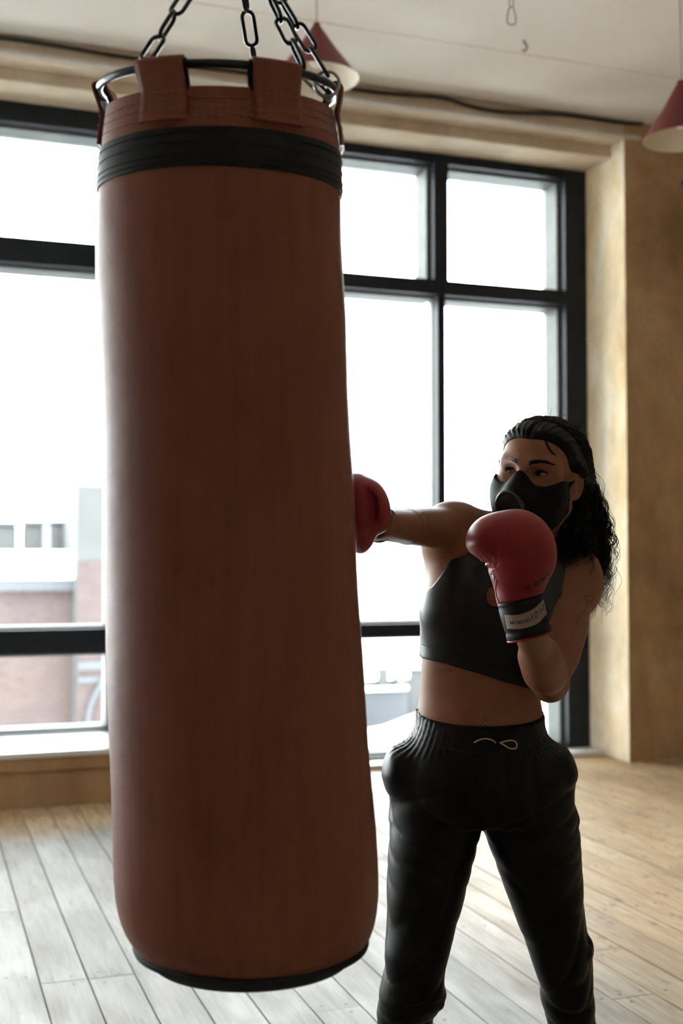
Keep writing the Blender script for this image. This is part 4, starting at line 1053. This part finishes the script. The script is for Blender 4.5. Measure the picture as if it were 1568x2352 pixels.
# ---------------------------------------------------------------- hair
fh = head_field(0.0026, 0)
X, Y, Z = fh.xs[:, None, None], fh.ys[None, :, None], fh.zs[None, None, :]
x, y, z = hcoord(X, Y, Z); ax_ = np.abs(x)
fh.ell(H(0, -0.06, 0.03), (0.066, 0.055, 0.070), 0.02, HA); fh.ell(H(0.03, -0.085, 0.0), (0.045, 0.035, 0.045), 0.02, HA)
yl = np.interp(z, [-0.11, -0.06, -0.02, 0.002, 0.012, 0.022, 0.040, 0.058, 0.072, 0.086, 0.12], [-0.050, -0.038, -0.026, -0.020, 0.010, 0.028, 0.042, 0.062, 0.084, 0.105, 0.15])
reg = (y-yl-0.010*np.clip(1-ax_/0.03, 0, 1)*(z > 0.05))*0.75
off = 0.0085+0.003*np.clip((z-0.03)/0.05, 0, 1)*np.clip(ax_/0.03, 0, 1)-0.004*np.exp(-(x/0.004)**2)*(y > 0)
th_h = np.arctan2(z-0.02, ax_)
off = off+0.0011*np.sin(th_h*38+y*30)+0.0008*np.sin(th_h*71-y*55)
off = off*np.clip(-reg/0.020+0.12, 0.1, 1)
fh.F = np.maximum(fh.F-off, reg).astype(np.float32)
hair_o = link('hair', fh.mesh('hair', PB, 1), 'hair', pers, True); bv_h = bvh_of(hair_o.data)
HCB = Vector(H(0, -0.018, 0.030)-np.array(PB))
def cap_pt(v, off=0.0008):
    v = Vector(v).normalized(); h = bv_h.ray_cast(HCB+v*0.25, -v)
    return np.array(h[0])+np.array(v)*off if h[0] is not None else None
tie = H(0.028, -0.118, 0.012)-np.array(PB)
parts = []
for k in range(520):                                        # combed strands over the scalp
    s = random.choice((-1, 1)); t = random.random()
    ang = t*1.5
    st = np.array(HX)*s*math.sin(ang*0.95)*0.9+np.array(HY)*(0.62*math.cos(ang)+0.1)+np.array(HZ)*(0.78*math.cos(ang*0.8)+0.05)
    st /= np.linalg.norm(st); en = (tie-np.array(HCB)); en /= np.linalg.norm(en)
    en = en+rng.normal(0, 0.10, 3); en /= np.linalg.norm(en)
    pts = []; jit = rng.normal(0, 0.012, 3); offr = abs(random.gauss(0.0004, 0.0009))
    for u in np.linspace(random.uniform(0, 0.12), 1, 11):
        v = st*(1-u)+en*u+jit*math.sin(u*math.pi)+np.array(HX)*s*0.18*math.sin(u*math.pi)*math.sin(ang)
        p_ = cap_pt(v, offr)
        if p_ is not None: pts.append(p_)
    if len(pts) > 4: parts.append(tube_arrays(pts, 0.0006, 4, False, np.linspace(0.0008, 0.0006, len(pts))))
V, F = join_arrays(parts); o = link('combed_strands', mesh_np('combed_strands', V, F), 'hair', hair_o, True); o['kind'] = 'stuff'
# loose curl on the forehead, baby hairs
parts = []
def strand(pts, r=0.0005, n=6): P_ = spline(pts, n); parts.append(tube_arrays(P_, r, 4, False, np.linspace(r*1.3, r*0.5, len(P_))))
bp = lambda x_, y_, off=0.0012: (lambda hh: hh[0]+hh[1]*off if hh[0] is not None else None)(cast(bv_body, x_, y_))
for k in range(5):
    l_ = [bp(1246+k*1.2, 996), bp(1250+k, 1012), bp(1255+k, 1025), bp(1262+k*1.4, 1037), bp(1272+k, 1046)]
    l_ = [q_ for q_ in l_ if q_ is not None]
    if len(l_) > 2: strand(l_, 0.0005)
for k in range(60):                                          # frizz along the outline of the crown
    v = np.array(HX)*random.uniform(-1, 1)+np.array(HZ)*random.uniform(0.35, 1)+np.array(HY)*random.uniform(-0.5, 0.7)
    p0 = cap_pt(v, 0.0)
    if p0 is None: continue
    v /= np.linalg.norm(v); side = -np.array(HY)*0.7+rng.normal(0, 0.6, 3)
    strand([p0, p0+v*0.004+side*0.008, p0+v*random.uniform(0.004, 0.009)+side*0.018], 0.00035)
V, F = join_arrays(parts); o = link('flyaway_hair', mesh_np('flyaway_hair', V, F), 'hair', hair_o, True); o['kind'] = 'stuff'
# curly ponytail falling behind the ear and over the shoulder
parts = []
root0 = tie+np.array(PB)
paths = [  # control points in pixels with depth; strands blend between these lanes
 [(1332, 1062, 2.455), (1355, 1100, 2.46), (1378, 1180, 2.45), (1392, 1260, 2.45), (1388, 1340, 2.46), (1376, 1430, 2.47)],
 [(1330, 1060, 2.455), (1345, 1105, 2.45), (1352, 1190, 2.44), (1358, 1270, 2.43), (1352, 1320, 2.47), (1350, 1370, 2.50)],
 [(1326, 1062, 2.45), (1330, 1110, 2.44), (1330, 1190, 2.41), (1332, 1250, 2.375), (1334, 1288, 2.372), (1345, 1325, 2.40)],
 [(1322, 1066, 2.45), (1312, 1130, 2.44), (1304, 1200, 2.40), (1304, 1250, 2.36), (1306, 1280, 2.352), (1312, 1300, 2.36)],
 [(1318, 1070, 2.45), (1300, 1140, 2.45), (1284, 1200, 2.40), (1279, 1250, 2.36), (1282, 1280, 2.345), (1288, 1300, 2.345)]]
PT = np.array([[P(*q_) for q_ in l_] for l_ in paths])
for c in range(190):                                          # locks of 3-6 hairs that share a wave
    u = random.random()**1.4*(len(paths)-1); i0 = min(int(u), len(paths)-2); fr = u-i0
    ctrl = PT[i0]*(1-fr)+PT[i0+1]*fr
    ctrl = ctrl+rng.normal(0, 0.006, ctrl.shape)*np.linspace(0.5, 1.6, 6)[:, None]+np.array([0, rng.normal(0, 0.016), 0])
    cut = random.uniform(0.72, 1.0); C_ = spline(ctrl, 14); C_ = C_[:int(len(C_)*cut)]
    n_ = len(C_); s_ = np.linspace(0, 1, n_); L_ = np.concatenate([[0], np.cumsum(np.linalg.norm(np.diff(C_, axis=0), axis=1))])
    ph, wl_ = random.uniform(0, 6.28), random.uniform(0.026, 0.040); am = random.uniform(0.003, 0.0065)
    for m_ in range(random.randint(4, 8)):
        a_ = am*np.clip(s_*3, 0.1, 1); ph2 = ph+random.gauss(0, 0.35)
        wv = C_+np.stack([a_*np.sin(L_/wl_*6.283+ph2), a_*np.cos(L_/wl_*6.283+ph2), 0.3*a_*np.sin(L_/wl_*6.283+ph2+1)], -1)+rng.normal(0, 0.0022, 3)*np.clip(s_*2, 0.2, 1.4)[:, None]
        r_ = random.uniform(0.0005, 0.0012)
        parts.append(tube_arrays(wv-np.array(PB), r_, 4, False, r_*np.clip((1-s_)*2.5, 0.25, 1)))
for c in range(26):                                           # stray hairs outside the silhouette
    ctrl = PT[0]+rng.normal(0, 0.010, PT[0].shape)*np.linspace(0.2, 1.5, 6)[:, None]+np.array([0.012*random.random(), 0, 0])
    C_ = spline(ctrl, 14); C_ = C_[int(len(C_)*random.uniform(0, 0.3)):int(len(C_)*random.uniform(0.6, 1))]; n_ = len(C_); s_ = np.linspace(0, 1, n_)
    am = random.uniform(0.002, 0.006); ph = random.uniform(0, 6)
    wv = C_+np.stack([am*np.sin(s_*26+ph)+0.010*s_*random.random(), am*np.cos(s_*26+ph), 0*s_], -1)
    parts.append(tube_arrays(wv-np.array(PB), 0.0004, 4, False, np.linspace(0.00045, 0.00025, n_)))
V, F = join_arrays(parts); o = link('curly_ponytail', mesh_np('curly_ponytail', V, F), 'hair', hair_o, True); o['kind'] = 'stuff'
# dense core of the ponytail so that it reads as a mass
fc = Field(axis(0.38, 0.56, 0.004), axis(2.36, 2.56, 0.004), axis(1.17, 1.46, 0.004))
for l_, rr2 in ((PT[1], (0.012, 0.018, 0.018, 0.010)), (PT[2], (0.018, 0.024, 0.024, 0.014)), (PT[3], (0.018, 0.026, 0.024, 0.012)), (PT[4], (0.016, 0.022, 0.020, 0.011))):
    for a_, b_, ra, rb in zip(l_[:3], l_[1:4], rr2[:3], rr2[1:]): fc.cone(a_+np.array([0, 0.012, 0]), b_+np.array([0, 0.012, 0]), ra, rb, 0.012)
X, Y, Z = fc.xs[:, None, None], fc.ys[None, :, None], fc.zs[None, None, :]
fc.F += (0.0022*np.sin(X*420+8*np.sin(Z*60))*np.cos(Y*300+6*np.sin(Z*75))).astype(np.float32)
link('ponytail_mass', fc.mesh('ponytail_mass', PB, 0), 'hair', hair_o, True)

# ---------------------------------------------------------------- gloves
def glove_obj(f, label):
    o = link('boxing_glove', f.mesh('boxing_glove', PB, 1), 'glove', pers, True); tag(o, label); return o
# guard glove
DG = 2.06
fg = Field(axis(0.17, 0.42, 0.0028), axis(1.93, 2.20, 0.0028), axis(1.12, 1.36, 0.0028))
q_ = lambda x_, y_, dd=0.0: P(x_, y_, DG+dd)
fg.ell(q_(1185, 1247), (px(80, DG), 0.056, px(78, DG)), 0.03)
fg.ell(q_(1203, 1285), (px(71, DG), 0.055, px(72, DG)), 0.03)
fg.ell(q_(1122, 1228), (px(44, DG), 0.050, px(40, DG)), 0.03)
fg.ell(q_(1104, 1248), (px(31, DG), 0.046, px(27, DG)), 0.02)
fg.cone(q_(1188, 1325), q_(1194, 1385), px(57, DG), px(53, DG), 0.02)
fg.cone(q_(1180, 1320, 0.055), q_(1135, 1250, 0.060), 0.030, 0.026, 0.012)       # thumb on the far side
X, Y, Z = fg.xs[:, None, None], fg.ys[None, :, None], fg.zs[None, None, :]
# pucker creases on the palm side and cut towards the cuff
a0 = q_(1193, 1372); a1_ = q_(1216, 1462); axv = (a1_-a0)/np.linalg.norm(a1_-a0)
al = (X-a0[0])*axv[0]+(Y-a0[1])*axv[1]+(Z-a0[2])*axv[2]
pc = q_(1120, 1290); dd = np.sqrt((X-pc[0])**2+(Z-pc[2])**2); ang = np.arctan2(Z-pc[2], X-pc[0])
fg.F += (0.0016*np.sin(ang*26)*np.exp(-(dd/0.022)**2)).astype(np.float32)
fg.F = np.maximum(fg.F, al-0.002).astype(np.float32)
g2 = glove_obj(fg, 'red boxing glove raised in guard in front of the chin, black cuff'); bv_g = bvh_of(g2.data)
# cuff
def cuff(a, b, r0, r1, parent, name='cuff', flat=0.92):
    ax1 = (b-a)/np.linalg.norm(b-a); n1 = np.cross(ax1, np.array([0, 1.0, 0])); n1 /= np.linalg.norm(n1); n2 = np.cross(ax1, n1)
    n = 48; th_ = np.arange(n)/n*2*math.pi; rows = []
    prof = [(0.0, 0.93), (0.0, 1.0), (0.1, 1.015), (0.14, 0.985), (0.18, 1.02), (0.45, 1.02), (0.74, 1.0), (0.78, 0.965), (0.83, 1.0), (0.98, 1.01), (1.0, 0.98), (1.0, 0.86), (0.85, 0.84)]
    for s_, k_ in prof:
        r_ = (r0+(r1-r0)*s_)*k_; rows.append(a+(b-a)*s_+r_*(np.cos(th_)[:, None]*n1+np.sin(th_)[:, None]*n2*flat))
    V = np.concatenate(rows)-np.array(PB); i = np.arange(len(prof)-1)[:, None]; j = np.arange(n)[None, :]; j2 = (j+1) % n
    F = np.stack([i*n+j, i*n+j2, (i+1)*n+j2, (i+1)*n+j], -1).reshape(-1, 4)
    c = link(name, mesh_np(name, V, F), 'cuff', parent, True)
    ring = b+(r1*0.98)*(np.cos(th_)[:, None]*n1+np.sin(th_)[:, None]*n2*flat)
    tube('cuff_piping', ring-np.array(PB), 0.0022, 'glove', parent, 8, True)
    return c
cu = cuff(a0, a1_, px(53, DG), px(52, DG), g2); bv_c = bvh_of(cu.data)
def proj(bv, pts, off):
    out = []
    for x_, y_ in pts:
        h, nr = cast(bv, x_, y_)
        if h is None: return None
        vd = -np.array(ldir(x_, y_)); vd /= np.linalg.norm(vd); out.append(h+vd*off)
    return out
# label patch: grid between its curved upper and lower edge
up_ = spline([(1158, 1412), (1180, 1413), (1205, 1408), (1228, 1396), (1251, 1373)], 8); lo_ = spline([(1163, 1444), (1185, 1445), (1212, 1441), (1237, 1430), (1258, 1407)], 8)
Vp, n_ = [], len(up_)
for t in np.linspace(0, 1, 8):
    for a_, b_ in zip(up_, lo_):
        p_ = proj(bv_c, [a_*(1-t)+b_*t], 0.0012); Vp.append(p_[0] if p_ else (Vp[-1]))
Fp = [[r*n_+c, r*n_+c+1, (r+1)*n_+c+1, (r+1)*n_+c] for r in range(7) for c in range(n_-1)]
link('cuff_label', mesh_np('cuff_label', Vp, Fp), 'patch', g2, True)
def text_mesh(s, outline=False, bold=0.0):
    cu_ = bpy.data.curves.new('t', 'FONT'); cu_.body = s; cu_.size = 1.0; cu_.offset = bold; cu_.resolution_u = 3
    o = bpy.data.objects.new('t', cu_); COL.objects.link(o); bpy.context.view_layer.update()
    me = bpy.data.meshes.new_from_object(o.evaluated_get(bpy.context.evaluated_depsgraph_get())); bpy.data.objects.remove(o); return me
def lay_text(name, s, mapping, bv, off, m, parent, bold=0.0):
    me = text_mesh(s, bold=bold)
    bm = bmesh.new(); bm.from_mesh(me); bmesh.ops.triangulate(bm, faces=bm.faces); bmesh.ops.subdivide_edges(bm, edges=[e_ for e_ in bm.edges if e_.calc_length() > 0.12], cuts=2)
    xs_ = [v.co.x for v in bm.verts]; x0_, x1_ = min(xs_), max(xs_); ys_ = [v.co.y for v in bm.verts]; h_ = max(ys_)
    bad = []
    for v in bm.verts:
        p_ = proj(bv, [mapping((v.co.x-x0_)/(x1_-x0_), v.co.y/h_)], off)
        if p_ is None: bad.append(v)
        else: v.co = p_[0]
    if bad: bmesh.ops.delete(bm, geom=bad, context='VERTS')
    me2 = bpy.data.meshes.new(name); bm.to_mesh(me2); bm.free(); return link(name, me2, m, parent)
def along(u0, u1, v0, v1):
    def f_(u, v):
        t = u0+(u1-u0)*u; i_ = t*(n_-1); a_ = up_[int(i_)]*(1-i_ % 1)+up_[min(int(i_)+1, n_-1)]*(i_ % 1); b_ = lo_[int(i_)]*(1-i_ % 1)+lo_[min(int(i_)+1, n_-1)]*(i_ % 1)
        w = v0+(v1-v0)*v; return b_*(1-w)+a_*w
    return f_
lay_text('label_lettering', 'MOBOO', along(0.12, 0.59, 0.34, 0.58), bv_c, 0.0018, 'ink', g2, 0.02)
lay_text('label_lettering', '10', along(0.63, 0.78, 0.33, 0.78), bv_c, 0.0018, 'ink', g2)
lay_text('label_lettering', 'OZ', along(0.81, 0.96, 0.40, 0.70), bv_c, 0.0018, 'ink', g2)
# worn print on the back of the glove: broken strokes, no longer readable
for (x_, y_, w_, h_) in ((1213, 1348, 8, 9), (1231, 1340, 12, 13), (1246, 1330, 11, 11), (1257, 1319, 7, 9)):
    for k in range(3):
        cxp, cyp = x_+(k-1)*w_*0.33, y_-(k-1)*2.4+random.uniform(-1, 1)
        poly = [(cxp-w_*0.17, cyp+h_*0.5), (cxp+w_*0.13, cyp+h_*0.40), (cxp+w_*0.23, cyp-h_*0.45), (cxp-w_*0.07, cyp-h_*0.35)]
        p_ = proj(bv_g, poly, 0.0007)
        if p_: link('worn_print', mesh_np('worn_print', p_, [[0, 1, 2, 3]]), 'fadeprint', g2)
h, nr = cast(bv_g, 1133, 1326)
if h is not None: disc('eyelet', [(0.0012, 0.001), (0.003, 0.0015), (0.0042, 0.0005), (0.0042, -0.001)], 'zinc', g2, h, Vector(nr).to_track_quat('Z', 'Y').to_matrix())
sd = on_surface(bv_g, [(1141, 1330), (1138, 1350), (1141, 1370), (1146, 1384)], 0.0001, 5)
if len(sd) > 2: tube('side_seam', sd, 0.0012, 'glove', g2, 6)
# punching glove
DP = 1.86
fg = Field(axis(-0.06, 0.11, 0.0028), axis(1.74, 2.02, 0.0028), axis(1.22, 1.42, 0.0028))
fg.ell(P(816, 1166, 1.875), (px(56, DP), 0.058, px(78, DP)), 0.02)
fg.ell(P(818, 1164, 1.825), (0.031, 0.048, 0.049), 0.03)
fg.ell(P(828, 1226, 1.87), (px(29, DP), 0.045, px(46, DP)), 0.025)
fg.ell(P(862, 1164, 1.84), (px(34, DP), 0.052, px(62, DP)), 0.010, [rot((1, 0, 0), (0, 1, 0), -0.22), (0, 1, 0), rot((0, 0, 1), (0, 1, 0), -0.22)])
for a_, b_ in zip([(846, 1128), (855, 1150), (858, 1175)], [(855, 1150), (858, 1175), (850, 1212)]):
    fg.cone(P(*a_, 1.792), P(*b_, 1.792), 0.0055, 0.0055, 0.005, 's')
g1 = glove_obj(fg, 'red boxing glove pressed against the far right side of the bag')
cuff(P(850, 1192, 1.90), P(872, 1204, 1.965), 0.030, 0.030, g1)

# ---------------------------------------------------------------- tattoos
tl_ = [[(1342, 1369), (1347, 1382), (1344, 1400), (1340, 1408), (1345, 1416)], [(1342, 1369), (1352, 1368), (1362, 1369)], [(1346, 1382), (1356, 1380), (1364, 1376)], [(1340, 1402), (1332, 1414), (1326, 1426), (1322, 1438)], [(1340, 1403), (1350, 1412), (1358, 1414)]]
for l_ in tl_:
    q3 = on_surface(bv_body, l_, 0.0, 5)
    if len(q3) > 2 and np.linalg.norm(np.diff(q3, axis=0), axis=1).max() < 0.03: tube('tattoo_line', q3, 0.0007, 'tattoo', body_o, 4)
for l_ in [[(998, 1548), (999, 1541), (1005, 1535), (1011, 1537), (1009, 1545), (1005, 1550), (1000, 1549)], [(1011, 1537), (1016, 1541), (1021, 1536), (1026, 1541), (1032, 1538), (1040, 1542)]]:
    q3 = on_surface(bv_body, l_, 0.0, 4)
    if len(q3) > 2: tube('tattoo_line', q3, 0.0006, 'tattoo', body_o, 4)
